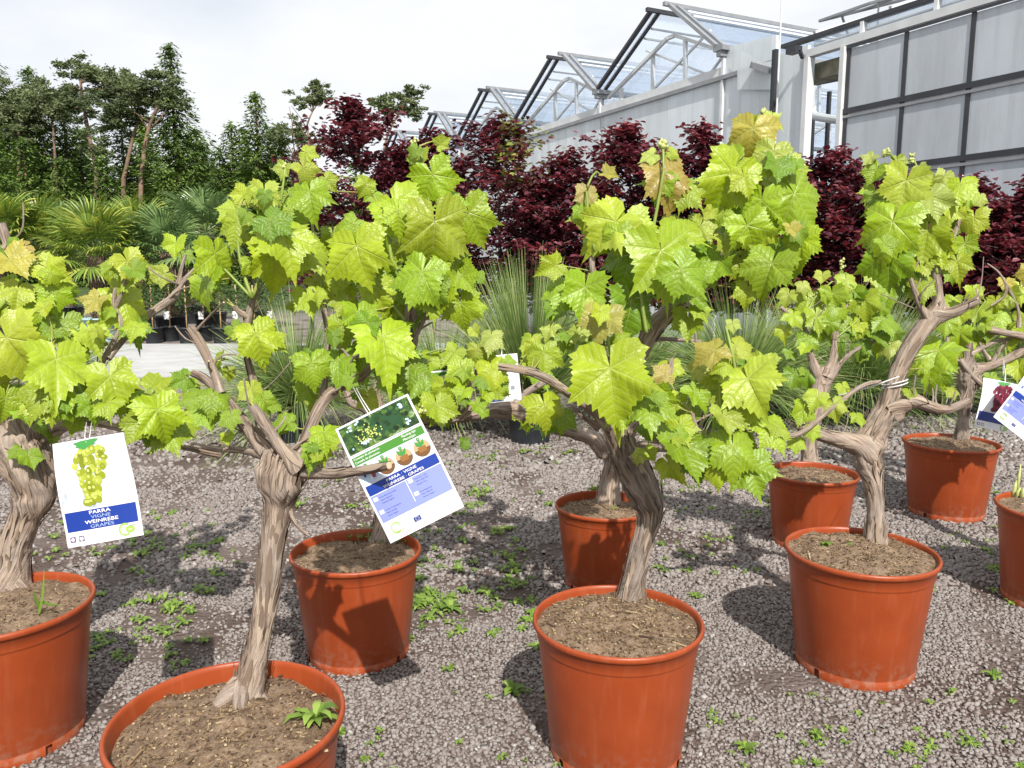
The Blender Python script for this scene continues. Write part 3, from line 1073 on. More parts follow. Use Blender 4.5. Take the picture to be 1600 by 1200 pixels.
def strips(mb, pts, rad, count, rg):
    """loose ribbons of peeling bark lying on the limb"""
    n = len(pts)
    for _ in range(count):
        i0 = rg.randrange(0, max(1, n - 4))
        L = rg.randrange(4, 14)
        a = rg.random() * 6.283
        w = rg.uniform(0.002, 0.0065)
        vs, uv = [], []
        m = min(L, n - i0 - 1)
        if m < 2:
            continue
        lift0, lift1 = rg.uniform(1.0, 1.05), rg.uniform(1.06, 1.5)
        for j in range(m + 1):
            p = pts[i0 + j]
            d = (pts[min(i0 + j + 1, n - 1)] - pts[max(i0 + j - 1, 0)]).normalized()
            s = d.cross(Vector((0.2, 1.0, 0.1))).normalized()
            u = d.cross(s)
            aa = a + 0.05 * math.sin(j * 0.35 + a)
            out = s * math.cos(aa) + u * math.sin(aa)
            sd = d.cross(out)
            t = j / m
            r = rad[min(i0 + j, len(rad) - 1)] * (lift0 + (lift1 - lift0) * t * t)
            ww = w * (1 - 0.75 * abs(2 * t - 1) ** 2)
            vs += [p + out * r - sd * ww, p + out * (r + 0.0012), p + out * r + sd * ww]
            uv += [(a + 0, t * 0.1), (a + 0.01, t * 0.1), (a + 0.02, t * 0.1)]
        fs = []
        for j in range(m):
            for q in range(2):
                fs.append((j * 3 + q, j * 3 + q + 1, j * 3 + q + 4, j * 3 + q + 3))
        mb.add(vs, fs, uv, 2)


# ------------------------------------------------------------------ vine leaves
def leaf_mesh(seed, cup=0.2, wave=0.07, fold=0.0):
    rg = random.Random(seed)
    veins = [-112, -54, 0, 54, 112]
    vlen = [0.64, 0.80, 0.92, 0.80, 0.64]
    vlen = [v * rg.uniform(0.93, 1.07) for v in vlen]
    veins = [v + rg.uniform(-4, 4) for v in veins]
    brk = [(-172, None)]
    # sector list: (angle start, angle end, vein index)
    secs = []
    prev = -172.0
    for i, v in enumerate(veins):
        nx = 172.0 if i == 4 else (veins[i] + veins[i + 1]) / 2
        secs.append((prev, v, i))
        secs.append((v, nx, i))
        prev = nx
    per = 6
    rings = [0.16, 0.36, 0.57, 0.78, 0.92, 1.0]
    angs = []
    for (a0, a1, vi) in secs:
        for k in range(per):
            angs.append((a0 + (a1 - a0) * k / per, vi, (a0, a1)))
    angs.append((172.0, 4, secs[-1][:2]))
    sinus = [0.72 + rg.uniform(-0.05, 0.05) for _ in range(4)]
    phs = [rg.uniform(0, 6.28) for _ in range(4)]

    def outline(a):
        for i in range(4):
            if veins[i] <= a <= veins[i + 1]:
                t = (a - veins[i]) / (veins[i + 1] - veins[i])
                base = vlen[i] * (1 - t) + vlen[i + 1] * t
                dip = math.sin(math.pi * t) ** 0.8
                return base * (1 - (1 - sinus[i]) * dip * 0.85)
        if a < veins[0]:
            t = (veins[0] - a) / (172 + veins[0])
            return vlen[0] * (1 - 0.50 * t ** 1.6)
        t = (a - veins[4]) / (172 - veins[4])
        return vlen[4] * (1 - 0.50 * t ** 1.6)

    verts, uvs = [(0, 0, 0)], [(0, 0)]
    na = len(angs)
    for ri, f in enumerate(rings):
        for k, (a, vi, _) in enumerate(angs):
            r0 = outline(a)
            r = r0 * f
            if ri == len(rings) - 1:
                tooth = 0.10 if k % 2 == 0 else -0.035
                near = min(abs(a - v) for v in veins)
                if near < 1:
                    tooth = 0.15
                r = r0 * (1 + tooth * rg.uniform(0.35, 1.3))
            elif ri == len(rings) - 2:
                r = r0 * (0.90 + (0.02 if k % 2 == 0 else -0.02))
            ar = math.radians(a)
            x, y = math.sin(ar) * r, math.cos(ar) * r
            dv = math.radians(abs(a - veins[vi]))
            along, perp = r * math.cos(dv), r * math.sin(dv)
            rn = r / 0.9
            z = -cup * rn * rn
            z += wave * rn ** 1.5 * (math.sin(3 * ar + phs[0]) + 0.6 * math.sin(5 * ar + phs[1]))
            z += 0.16 * perp * (1.0 - 1.2 * perp)                 # tissue rises between the main veins
            z += 0.028 * rn * math.sin(8 * ar + phs[2] + 5 * rn) + 0.03 * rn * rn * math.sin(13 * ar + phs[1])
            z += fold * abs(x) * (0.6 + 0.4 * rn)
            z -= 0.10 * max(0, y) ** 2 * (1 + math.sin(phs[3]))
            verts.append((x, y, z))
            uvs.append((along, perp))
    fs = []
    for k in range(na - 1):
        fs.append((0, 1 + k + 1, 1 + k))
    for ri in range(len(rings) - 1):
        for k in range(na - 1):
            a = 1 + ri * na + k
            fs.append((a, a + 1, a + na + 1, a + na))
    xs = [v[0] for v in verts]
    w = max(xs) - min(xs)
    verts = [(x / w, y / w, z / w) for x, y, z in verts]
    me = mesh_of('leaf', verts, fs, [(u * 1.0, v) for u, v in uvs], True, [M['leaf']])
    return me


LEAVES = [leaf_mesh(i, cup=random.Random(i).uniform(-0.05, 0.50), wave=random.Random(i + 9).uniform(0.05, 0.15),
                    fold=random.Random(i + 30).choice((0, 0.1, 0.2, 0.35, 0.5, -0.15))) for i in range(18)]
FOLDED = [leaf_mesh(50 + i, cup=0.1, wave=0.08, fold=0.75) for i in range(3)]

GREEN = [(0.275, 0.380, 0.012), (0.235, 0.350, 0.010), (0.305, 0.395, 0.016), (0.210, 0.335, 0.012), (0.290, 0.400, 0.018)]
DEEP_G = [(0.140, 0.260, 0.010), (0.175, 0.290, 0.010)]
BRONZE = [(0.36, 0.315, 0.050), (0.35, 0.320, 0.055), (0.38, 0.315, 0.085), (0.35, 0.265, 0.055)]
YOUNG = [(0.33, 0.42, 0.035), (0.32, 0.385, 0.035), (0.37, 0.45, 0.08)]
KIND = {'g': GREEN, 'd': DEEP_G, 'b': BRONZE, 'y': YOUNG}


class Vine:
    def __init__(self, label, rim, w, seed, group='grapevines in terracotta pots', level=0.93, chips=160, k=0.83):
        c, self.wd, self.ht, self.d = pot_size(rim[0], rim[1], w, k)
        self.root = thing('potted_grapevine', label, 'grapevine', (c.x, c.y, 0), group)
        self.seed = seed
        self.rg = random.Random(seed)
        make_pot(self.root, self.wd, self.ht)
        make_soil(self.root, self.wd, self.ht, level, seed, chips)
        self.samples = []
        self.c = c
        self.level = level
        pot_spots[seed] = (c.x, c.y, self.wd / 2 * 0.78)

    def P(self, px, py, dd=0.0, d=None):
        return at(px, py, (self.d if d is None else d) + dd)

    def limb(self, name, pts, gnarl=0.25, sides=16, bark='bark', nstrip=0, d=None, step=0.012):
        """pts: (px, py, radius px[, depth offset])"""
        W, R = [], []
        base = self.d if d is None else d
        for q in pts:
            dd = q[3] if len(q) > 3 else 0.0
            W.append(at(q[0], q[1], base + dd))
            R.append(q[2] * (0.95 if not R else 0.73) * (base + dd) / F)
        mb = MB()
        out = gnarly(mb, W, R, sides, gnarl, self.seed * 3.7 + len(self.samples) * 0.01, step)
        if nstrip:
            _, rr = catmull(W, R, step)
            strips(mb, out, rr, nstrip, self.rg)
        self.samples += out[::3]
        if name == 'branch':
            for _ in range(self.rg.choice((3, 4, 5)) + (3 if self.seed in (6, 7, 8) else 0)):
                rg = self.rg
                i = rg.randrange(len(out) // 4, len(out))
                a = rg.uniform(0, 6.283)
                L = rg.choice((0.03, 0.05, 0.07, 0.10, 0.15))
                dv = Vector((math.cos(a), math.sin(a) * 0.6, rg.uniform(0.2, 1.3))).normalized()
                kink = Vector((rg.gauss(0, 0.2), rg.gauss(0, 0.2), rg.gauss(0.1, 0.2)))
                tw = MB()
                r0 = rg.uniform(0.0014, 0.003)
                gnarly(tw, [out[i], out[i] + dv * L * 0.5, out[i] + (dv + kink).normalized() * L], [r0 * 1.5, r0, r0 * 0.8], 7, 0.3, i + a, 0.01)
                tw.build('twig', [M['cane'], M['cut']], self.root, True)
        return mb.build(name, [M[bark], M['cut'], M['strip']], self.root, True)

    def trunk(self, pts, base_px, gnarl=0.25, nstrip=40, roots=()):
        nstrip = int(nstrip * 1.9)
        """the first point is set on the soil of this pot"""
        b = base_px
        g = ground(b[0], b[1], self.ht * self.level)
        d0 = (g - CAM).dot(Vector((0, _c, -_s)))
        W, R = [g - Vector((0, 0, 0.03))], [b[2] * d0 / F]
        for q in pts:
            dd = q[3] if len(q) > 3 else 0.0
            W.append(at(q[0], q[1], d0 + dd))
            R.append(q[2] * 0.81 * (d0 + dd) / F)
        self.d = d0
        mb = MB()
        out = gnarly(mb, W, R, 36, gnarl * 1.25, self.seed * 5.1, 0.008)
        _, rr = catmull(W, R, 0.008)
        strips(mb, out, rr, nstrip, self.rg)
        for (x, y, r) in roots:
            e_ = ground(x, y, self.ht * self.level)
            gnarly(mb, [g + Vector((0, 0, 0.035)), g.lerp(e_, 0.5) + Vector((0, 0, 0.014)), e_ - Vector((0, 0, 0.014))],
                   [b[2] * 0.5 * d0 / F, r * 0.95 * d0 / F, r * 0.4 * d0 / F], 12, 0.3, self.seed + x, 0.01)
        self.samples += out[len(out) * 2 // 3::3]
        mb.build('trunk', [M['bark_dark' if self.seed in (4, 8) else 'bark'], M['cut'], M['strip']], self.root, True)

    def shoot(self, pts, r=3.0, d=None, dd=0.0):
        base = (self.d if d is None else d) + dd
        W = [at(x, y, base + (0.01 * math.sin(i * 2.1 + x))) for i, (x, y) in enumerate(pts)]
        W, rr = catmull(W, [0.72 * r * base / F * (1 - 0.5 * i / len(W)) for i in range(len(W))], 0.02)
        mb = MB()
        tube_simple(mb, W, rr, 8)
        self.samples += W
        mb.build('shoot', M['shoot'], self.root, True)

    def leaf(self, px, py, size, ang=0.0, kind='g', dd=0.0, d=None, face=None, folded=False, petiole=True, tilt=None):
        rg = self.rg
        base = (self.d if d is None else d) + dd
        p = at(px, py, base)
        v = (p - CAM).normalized()
        right = Vector((1, 0, 0))
        up = v.cross(right).normalized() * -1
        if up.z < 0:
            up = -up
        k = 0.55 if tilt is None else tilt
        nrm = (-v + up * rg.uniform(-0.10, 0.95) + right * rg.uniform(-k, k) + Vector((0.10, -0.1, 0.15)))
        if face is not None:
            nrm = -v * 0.5 + right * face + up * 0.25
        nrm.normalize()
        a = math.radians(ang + rg.uniform(-6, 6))
        tip = right * math.sin(a) - up * math.cos(a)
        tip = (tip - nrm * tip.dot(nrm)).normalized()
        x = tip.cross(nrm).normalized()
        s = size * base / F * 0.97
        me = rg.choice(FOLDED if folded else LEAVES)
        o = bpy.data.objects.new('leaf', me)
        COL.objects.link(o)
        o.parent = self.root
        rel = p - self.root.location
        sx, sy, sz = s * rg.uniform(0.94, 1.06), s * rg.uniform(0.95, 1.1), s
        mt = Matrix(((x.x * sx, tip.x * sy, nrm.x * sz, rel.x), (x.y * sx, tip.y * sy, nrm.y * sz, rel.y),
                     (x.z * sx, tip.z * sy, nrm.z * sz, rel.z), (0, 0, 0, 1)))
        o.matrix_basis = mt
        if kind == 'b' and rg.random() < 0.42:
            kind = 'y'
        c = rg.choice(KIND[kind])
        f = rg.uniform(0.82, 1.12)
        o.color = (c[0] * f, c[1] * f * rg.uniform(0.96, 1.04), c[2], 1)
        if petiole and self.samples:
            q = min(self.samples, key=lambda t: (t - p).length + 0.6 * max(0, t.z - p.z))
            if (q - p).length < 0.24:
                back = p - nrm * 0.012
                mid = (p + q) / 2 - nrm * 0.03 + Vector((0, 0, 0.012))
                mb = MB()
                W, rr = catmull([p + nrm * 0.001, mid, q], [0.0014, 0.0016, 0.0022], 0.035)
                tube_simple(mb, W, rr, 5)
                mb.build('petiole', M['petiole'], self.root, True)

    def leaves(self, lst, d=None, fill=0.6, dd0=0.0):
        for q in lst:
            px, py, sz, ang = q[:4]
            kind = q[4] if len(q) > 4 else 'g'
            dd = q[5] if len(q) > 5 else self.rg.uniform(-0.03, 0.03)
            opt = q[6] if len(q) > 6 else {}
            self.leaf(px, py, sz, ang, kind, dd + dd0, d, **opt)
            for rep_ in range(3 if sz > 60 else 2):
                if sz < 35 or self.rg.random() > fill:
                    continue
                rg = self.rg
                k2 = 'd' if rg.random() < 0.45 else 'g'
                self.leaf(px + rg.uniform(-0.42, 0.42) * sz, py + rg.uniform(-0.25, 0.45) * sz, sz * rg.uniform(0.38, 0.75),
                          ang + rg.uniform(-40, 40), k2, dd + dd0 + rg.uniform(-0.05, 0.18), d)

    def buds(self, px, py, n, r, spread, d=None, dd=0.0, tall=1.0):
        base = (self.d if d is None else d) + dd
        c = at(px, py, base)
        mb = MB()
        k = base / F
        for _ in range(n):
            p = c + Vector((self.rg.gauss(0, 0.5) * spread * k, self.rg.gauss(0, 0.4) * spread * k, self.rg.uniform(-0.5, 0.5) * spread * 2 * tall * k))
            rr = r * k * self.rg.uniform(0.7, 1.2)
            vs = [p + Vector(q) * rr for q in ((1, 0, 0), (-1, 0, 0), (0, 1, 0), (0, -1, 0), (0, 0, 1.2), (0, 0, -1.2))]
            mb.add(vs, [(0, 2, 4), (2, 1, 4), (1, 3, 4), (3, 0, 4), (2, 0, 5), (1, 2, 5), (3, 1, 5), (0, 3, 5)])
        mb.build('flower_buds', M['bud'], self.root, True)


# ---- vine at the left edge
v = Vine('old grapevine at the left edge, grape picture tag hanging beside its swollen trunk', (0, 942), 268, 1)
v.trunk([(22, 862, 27), (38, 812, 26), (52, 775, 36), (50, 735, 43, -0.01), (36, 700, 44), (15, 665, 36)], (14, 916, 34), 0.27, 60, [(-20, 925, 10), (50, 925, 9)])
v.limb('branch', [(40, 700, 24), (85, 672, 14), (135, 660, 8, -0.05), (196, 672, 7, -0.08), (245, 690, 6, -0.04), (300, 702, 5, 0.0), (345, 712, 5, 0.05)], 0.25, 14, 'bark', 10)
v.limb('branch', [(15, 680, 26), (-10, 640, 20), (-30, 590, 15), (-30, 520, 11), (-15, 450, 9), (2, 392, 8), (12, 385, 9), (2, 350, 9)], 0.3, 12)
v.limb('branch', [(55, 690, 18, 0.04), (95, 640, 10, 0.06), (140, 595, 7, 0.06), (168, 550, 6, 0.05), (188, 508, 6, 0.04), (178, 475, 5, 0.03), (181, 448, 4, 0.03)], 0.3, 10, 'cane')
v.limb('branch', [(168, 560, 6, 0.05), (205, 515, 8, 0.12), (240, 485, 9, 0.16), (268, 466, 9, 0.18), (286, 440, 6, 0.18), (306, 420, 5, 0.18)], 0.3, 10, 'cane')
v.limb('twig', [(278, 452, 5, 0.18), (283, 420, 4, 0.18), (290, 398, 3, 0.18)], 0.3, 8, 'cane')
v.limb('twig', [(180, 480, 4, 0.03), (193, 452, 4, 0.02), (196, 434, 4, 0.02)], 0.2, 8, 'cane')
v.limb('twig', [(110, 668, 6, 0.0), (130, 640, 6, -0.02), (146, 622, 5, -0.02)], 0.3, 8, 'cane')
v.shoot([(-20, 500), (10, 470), (40, 430), (60, 410)], 4, dd=-0.05)
v.shoot([(135, 655), (128, 615), (100, 570), (80, 540)], 5, dd=-0.09)
v.shoot([(-30, 560), (0, 560), (30, 590)], 4, dd=-0.08)
v.shoot([(196, 670), (220, 640), (240, 610)], 4, dd=-0.10)
v.leaves([(10, 528, 122, 30, 'y', -0.13), (88, 560, 118, -12, 'g', -0.17), (78, 618, 96, -10, 'y', -0.13), (100, 620, 50, -30, 'g', -0.18), (172, 588, 92, 12, 'g', -0.16),
          (246, 640, 92, 12, 'g', -0.16), (232, 612, 90, 50, 'g', -0.10), (262, 668, 78, 20, 'g', -0.08), (225, 660, 70, -25, 'g', -0.13), (280, 660, 62, 50, 'g', -0.06),
          (199, 408, 62, 35, 'b', 0.0), (180, 415, 42, -40, 'g', 0.0), (192, 470, 84, 14, 'g', 0.05), (152, 468, 46, -20, 'b', 0.0), (205, 505, 66, 10, 'd', 0.06),
          (72, 418, 62, 65, 'b', -0.05), (86, 455, 62, 5, 'g', -0.04), (15, 405, 70, 30, 'b', -0.08), (28, 452, 60, -10, 'b', -0.07), (55, 480, 62, 10, 'g', -0.04),
          (138, 515, 62, 20, 'y', 0.0), (115, 535, 56, 60, 'g', -0.02), (8, 622, 66, 0, 'g', -0.14), (30, 640, 42, 40, 'g', -0.12), (45, 712, 42, 20, 'd', -0.10),
          (28, 705, 30, -30, 'd', -0.10), (115, 660, 40, -20, 'g', -0.10), (275, 380, 42, -10, 'g', 0.18, dict(folded=True)), (256, 428, 46, -60, 'y', 0.18), (100, 500, 62, -10, 'g', -0.02),
          (60, 530, 60, -30, 'g', 0.0), (-15, 470, 80, 0, 'g', -0.05), (-20, 580, 90, 0, 'g', -0.1), (160, 640, 46, -20, 'd', 0.0), (130, 585, 55, 0, 'd', 0.02), (180, 620, 60, 50, 'd', -0.05),
          (195, 435, 50, -20, 'g', 0.03), (300, 615, 40, 40, 'g', 0.05), (38, 385, 40, -40, 'b', -0.05)], fill=0.55)

# ---- front left vine
v = Vine('gnarled grapevine in the nearest pot at lower left, spiky weed on its soil', (356, 1117), 362, 2, level=0.90, chips=420)
v.trunk([(393, 1050, 25), (408, 985, 21), (419, 905, 21), (428, 835, 22), (436, 790, 26), (440, 752, 40, -0.01), (446, 720, 38, -0.01), (452, 702, 22)], (382, 1090, 33), 0.24, 90,
        [(322, 1112, 13), (372, 1128, 12), (425, 1095, 9)])
V1D = v.d
v.limb('branch', [(440, 722, 26), (408, 688, 19, 0.02), (382, 662, 13, 0.02), (352, 622, 9, 0.01), (318, 590, 8, 0.0), (300, 582, 6)], 0.28, 14, 'bark', 14)
v.limb('branch', [(345, 614, 8), (328, 566, 8.5), (310, 532, 8), (297, 512, 8)], 0.22, 12, 'cane', 5)
v.limb('branch', [(466, 728, 20, -0.03), (440, 702, 13, -0.05), (418, 668, 11, -0.06), (396, 634, 9, -0.06)], 0.22, 14, 'bark', 10)
v.limb('branch', [(420, 712, 11), (385, 704, 8, 0.05), (345, 702, 6, 0.1), (296, 694, 5, 0.14)], 0.3, 10)
v.limb('branch', [(462, 722, 20), (478, 690, 14), (492, 652, 11), (512, 618, 10, 0.02), (545, 598, 8, 0.03), (566, 588, 7, 0.03), (582, 570, 6, 0.02), (600, 555, 5, 0.02), (630, 510, 6, 0.05), (640, 470, 6, 0.05)], 0.26, 14, 'bark', 12)
v.limb('branch', [(540, 600, 7, 0.02), (547, 575, 6, 0.02), (552, 560, 5, 0.02)], 0.3, 10)
v.limb('cut_arm', [(480, 735, 15, -0.02), (515, 741, 11, -0.08), (558, 736, 10, -0.16), (608, 727, 8, -0.22)], 0.22, 14, 'bark', 10)
v.limb('branch', [(410, 690, 9, 0.04), (402, 640, 8, 0.05), (397, 600, 8, 0.05), (387, 558, 6, 0.04), (383, 530, 6, 0.04), (390, 490, 8, 0.03), (396, 462, 5, 0.02)], 0.3, 10, 'cane', 4)
v.limb('twig', [(388, 495, 6, 0.03), (372, 486, 6, 0.03), (367, 478, 5, 0.03)], 0.25, 8, 'cane')
v.limb('branch', [(500, 640, 8, 0.02), (510, 580, 6, 0.06), (512, 530, 6, 0.06), (508, 490, 8, 0.05), (502, 470, 5, 0.05)], 0.3, 10, 'cane')
v.limb('branch', [(600, 555, 6, 0.02), (640, 548, 9, 0.12), (648, 515, 9, 0.12), (640, 478, 8, 0.1), (625, 455, 5, 0.08)], 0.35, 12)
v.limb('twig', [(648, 525, 6, 0.12), (662, 500, 5, 0.12), (668, 480, 4, 0.12)], 0.3, 8)
# straggling dead root fibre under the head
v.limb('root_fibre', [(452, 780, 6), (456, 808, 5, -0.02), (470, 828, 4, -0.03), (484, 838, 2, -0.03)], 0.4, 8)
v.shoot([(394, 466), (380, 425), (372, 380), (375, 320)], 4.5)
v.shoot([(394, 466), (418, 400), (436, 330), (446, 262)], 4, dd=0.02)
v.shoot([(504, 474), (500, 430), (490, 370), (482, 300), (472, 240)], 4, dd=0.03)
v.shoot([(640, 470), (628, 430), (612, 405), (606, 345)], 5.5, dd=0.02)
v.shoot([(640, 470), (662, 420), (672, 340), (664, 280), (656, 228)], 4.5, dd=0.04)
v.shoot([(632, 500), (595, 450), (560, 400), (545, 370)], 4, dd=0.04)
v.shoot([(394, 466), (360, 430), (335, 405)], 3.5, dd=0.0)
v.leaves([(484, 299, 90, 14, 'g', -0.03), (474, 262, 50, 30, 'y', -0.02), (445, 262, 34, -20, 'y', 0.0, dict(folded=True)), (478, 238, 34, 70, 'y', -0.01), (510, 280, 40, 40, 'y', 0.03),
          (443, 366, 124, 10, 'g', -0.09), (428, 398, 104, 5, 'g', -0.04), (480, 388, 82, 25, 'g', -0.03), (372, 347, 72, -5, 'g', -0.03), (365, 330, 50, -50, 'g', -0.01),
          (382, 303, 44, -20, 'y', 0.0), (398, 305, 44, 10, 'y', -0.02), (413, 300, 62, 0, 'y', -0.03, dict(folded=True)), (452, 330, 66, 30, 'g', 0.02),
          (336, 396, 96, -12, 'g', -0.06, dict(face=0.9)), (325, 440, 84, -6, 'g', -0.05, dict(face=-0.6)), (346, 395, 34, 60, 'g', 0.0), (480, 462, 58, 0, 'g', -0.02), (492, 440, 44, 40, 'y', 0.02),
          (399, 521, 80, 12, 'g', -0.03), (420, 530, 46, 60, 'y', 0.0), (386, 520, 44, -60, 'y', 0.0), (345, 560, 44, 10, 'g', 0.0, dict(face=-0.8)),
          (392, 606, 52, 10, 'y', -0.04), (412, 625, 40, 40, 'g', -0.03), (332, 618, 62, -10, 'g', -0.04), (322, 645, 50, 10, 'g', -0.03), (360, 650, 42, 10, 'g', -0.07), (305, 622, 44, -60, 'g', -0.02), (290, 592, 42, -60, 'd', 0.02),
          (487, 567, 70, 4, 'g', -0.06), (480, 606, 52, 10, 'd', 0.03), (450, 660, 44, -70, 'g', -0.02), (412, 682, 26, 0, 'd', 0.0), (506, 676, 52, 10, 'g', -0.08), (488, 706, 44, -10, 'g', -0.09), (355, 682, 28, 10, 'g', -0.02), (500, 700, 44, 20, 'g', -0.06),
          (616, 318, 106, 28, 'g', -0.02), (679, 346, 138, 4, 'g', -0.05), (676, 273, 90, 24, 'g', -0.01), (557, 384, 124, 8, 'g', -0.06), (552, 350, 50, -30, 'g', -0.02),
          (660, 425, 104, -14, 'g', -0.07), (682, 452, 92, 8, 'g', -0.03), (720, 474, 76, 10, 'g', 0.02), (722, 430, 60, 30, 'g', 0.01), (700, 400, 70, 40, 'g', 0.0), (572, 287, 44, -30, 'y', 0.03),
          (638, 376, 90, 10, 'g', 0.05), (560, 488, 78, 0, 'g', -0.02), (588, 450, 76, 20, 'g', 0.02), (536, 508, 66, -4, 'g', 0.0), (597, 525, 112, 2, 'g', -0.06), (562, 500, 60, 10, 'g', 0.02), (530, 562, 76, 5, 'g', 0.0),
          (640, 570, 84, -5, 'd', 0.10), (540, 470, 60, -30, 'g', 0.03), (655, 244, 40, 0, 'y', 0.02, dict(folded=True)), (688, 225, 30, 120, 'y', 0.02), (520, 435, 60, 20, 'g', 0.04), (610, 590, 60, 10, 'd', 0.08), (560, 560, 70, 20, 'd', 0.06),
          (640, 480, 60, 10, 'd', 0.10), (540, 440, 55, 40, 'g', 0.06), (575, 620, 50, 0, 'y', 0.10)], d=V1D + 0.02, fill=0.6)
v.buds(646, 228, 34, 2.6, 5, d=V1D + 0.05, tall=2.2)
v.buds(443, 258, 18, 3, 4, d=V1D + 0.02)
v.buds(660, 640, 10, 3, 5, d=V1D + 0.1)

# ---- vine behind the planting tag
v = Vine('grapevine behind the tilted planting tag, mossy dark soil in its pot', (556, 858), 204, 3, level=0.90)
v.trunk([(606, 780, 19), (612, 720, 19), (598, 680, 22), (592, 655, 24)], (598, 846, 23), 0.28, 30)
v.d -= 0.02
v.limb('branch', [(595, 665, 20), (575, 640, 13), (550, 628, 10), (538, 600, 7, 0.03)], 0.3, 12)
v.limb('branch', [(600, 660, 15), (588, 620, 9), (592, 590, 8), (600, 570, 6)], 0.3, 12)
v.limb('branch', [(610, 668, 15), (650, 662, 12), (700, 655, 11, 0.03), (722, 648, 10, 0.03), (745, 626, 9, 0.03)], 0.3, 12)
v.limb('branch', [(700, 655, 10, 0.03), (720, 618, 9, 0.05), (738, 600, 8, 0.05), (742, 560, 7, 0.05)], 0.3, 10)
v.limb('twig', [(738, 602, 6, 0.05), (752, 594, 5, 0.05), (762, 588, 5, 0.05)], 0.3, 8)
v.shoot([(742, 562), (748, 535), (765, 515)], 2.5, dd=0.05)
v.shoot([(600, 570), (640, 560), (690, 545)], 3, dd=0.02)
v.leaves([(682, 632, 70, 6, 'g', -0.08), (745, 632, 38, 20, 'g', -0.04), (720, 575, 56, 0, 'g', -0.02), (695, 602, 60, 10, 'g', 0.0), (745, 547, 40, 0, 'y', 0.02), (767, 526, 46, 4, 'b', 0.0), (740, 515, 28, 30, 'b', 0.03),
          (768, 576, 62, 6, 'g', -0.02), (762, 612, 36, 0, 'g', -0.03), (725, 690, 24, 0, 'd', -0.04), (660, 590, 60, -20, 'd', 0.02), (710, 550, 48, -30, 'g', 0.03), (672, 560, 46, 0, 'g', 0.04), (780, 600, 36, 50, 'g', 0.0),
          (640, 610, 60, 10, 'd', 0.06), (725, 610, 40, -20, 'g', -0.04), (625, 560, 60, 20, 'd', 0.05), (760, 560, 40, 30, 'g', 0.04)], fill=0.55)

# ---- front centre vine
v = Vine('kinked dark-trunked grapevine in the big pot at front centre', (965, 965), 267, 4, level=0.94, chips=420)
v.trunk([(993, 893, 19), (1003, 850, 19), (1014, 810, 21), (1013, 783, 30), (1000, 752, 33), (984, 720, 31), (968, 685, 25), (958, 655, 22)], (984, 934, 26), 0.2, 70, [(962, 936, 7), (1008, 930, 7)])
V3D = v.d
v.limb('burl', [(985, 725, 20, -0.02), (1010, 705, 14, -0.01), (1028, 690, 7, 0.0), (1033, 670, 4, 0.0)], 0.35, 14, 'bark', 8)
v.limb('branch', [(958, 668, 17), (925, 640, 10, -0.03), (888, 614, 9.5, -0.06), (850, 590, 9.5, -0.08), (815, 578, 8.5, -0.08), (779, 573, 8, -0.08)], 0.22, 14, 'cane', 8)
v.limb('twig', [(935, 665, 8, 0.0), (915, 655, 5, -0.02), (900, 640, 4, -0.02), (892, 632, 3)], 0.3, 8)
v.limb('branch', [(960, 665, 18), (978, 610, 17, 0.02), (1000, 550, 18, 0.05), (1022, 512, 20, 0.06), (1048, 486, 17, 0.06), (1080, 462, 12, 0.06), (1112, 440, 11, 0.06), (1128, 405, 8, 0.06), (1150, 360, 6, 0.06)], 0.3, 16, 'bark', 20)
v.limb('branch', [(960, 650, 12, -0.05), (948, 580, 8, -0.02), (935, 520, 7, 0.0), (905, 490, 6, 0.0), (888, 466, 5, 0.0)], 0.25, 10, 'cane')
v.limb('branch', [(985, 560, 8, 0.0), (958, 490, 7, -0.02), (932, 440, 7, -0.03), (925, 412, 7, -0.04), (929, 388, 6, -0.04)], 0.25, 10, 'cane')
v.limb('branch', [(1000, 700, 10), (1050, 700, 7, -0.12), (1105, 692, 5, -0.2), (1088, 668, 4, -0.21), (1082, 646, 4, -0.21)], 0.25, 10, 'cane')
v.limb('twig', [(1098, 686, 4, -0.2), (1120, 668, 3, -0.18), (1168, 672, 3, -0.15)], 0.25, 8, 'cane')
v.limb('twig', [(1080, 462, 6, 0.06), (1086, 500, 3, 0.08), (1088, 560, 3, 0.1)], 0.3, 8, 'cane')
v.limb('twig', [(1010, 530, 6, 0.1), (1045, 530, 5, 0.12), (1095, 534, 4, 0.14)], 0.25, 8, 'cane')
v.shoot([(1010, 520), (1002, 440), (1022, 350), (1036, 270), (1036, 230)], 4.5, dd=-0.08)
v.shoot([(929, 392), (920, 340), (918, 290), (932, 268)], 3.5, dd=-0.06)
v.shoot([(1150, 360), (1172, 310), (1190, 250), (1194, 186)], 4.5, dd=0.04)
v.shoot([(1128, 405), (1110, 380), (1098, 350)], 3.5, dd=0.04)
v.shoot([(1128, 405), (1190, 390), (1240, 360)], 4, dd=0.04)
v.shoot([(1105, 690), (1140, 660), (1150, 590), (1134, 510)], 5, dd=-0.2)
v.shoot([(960, 600), (955, 560), (945, 500), (942, 480)], 4, dd=-0.16)
v.shoot([(1105, 690), (1125, 640), (1120, 560), (1117, 540)], 4, dd=-0.22)
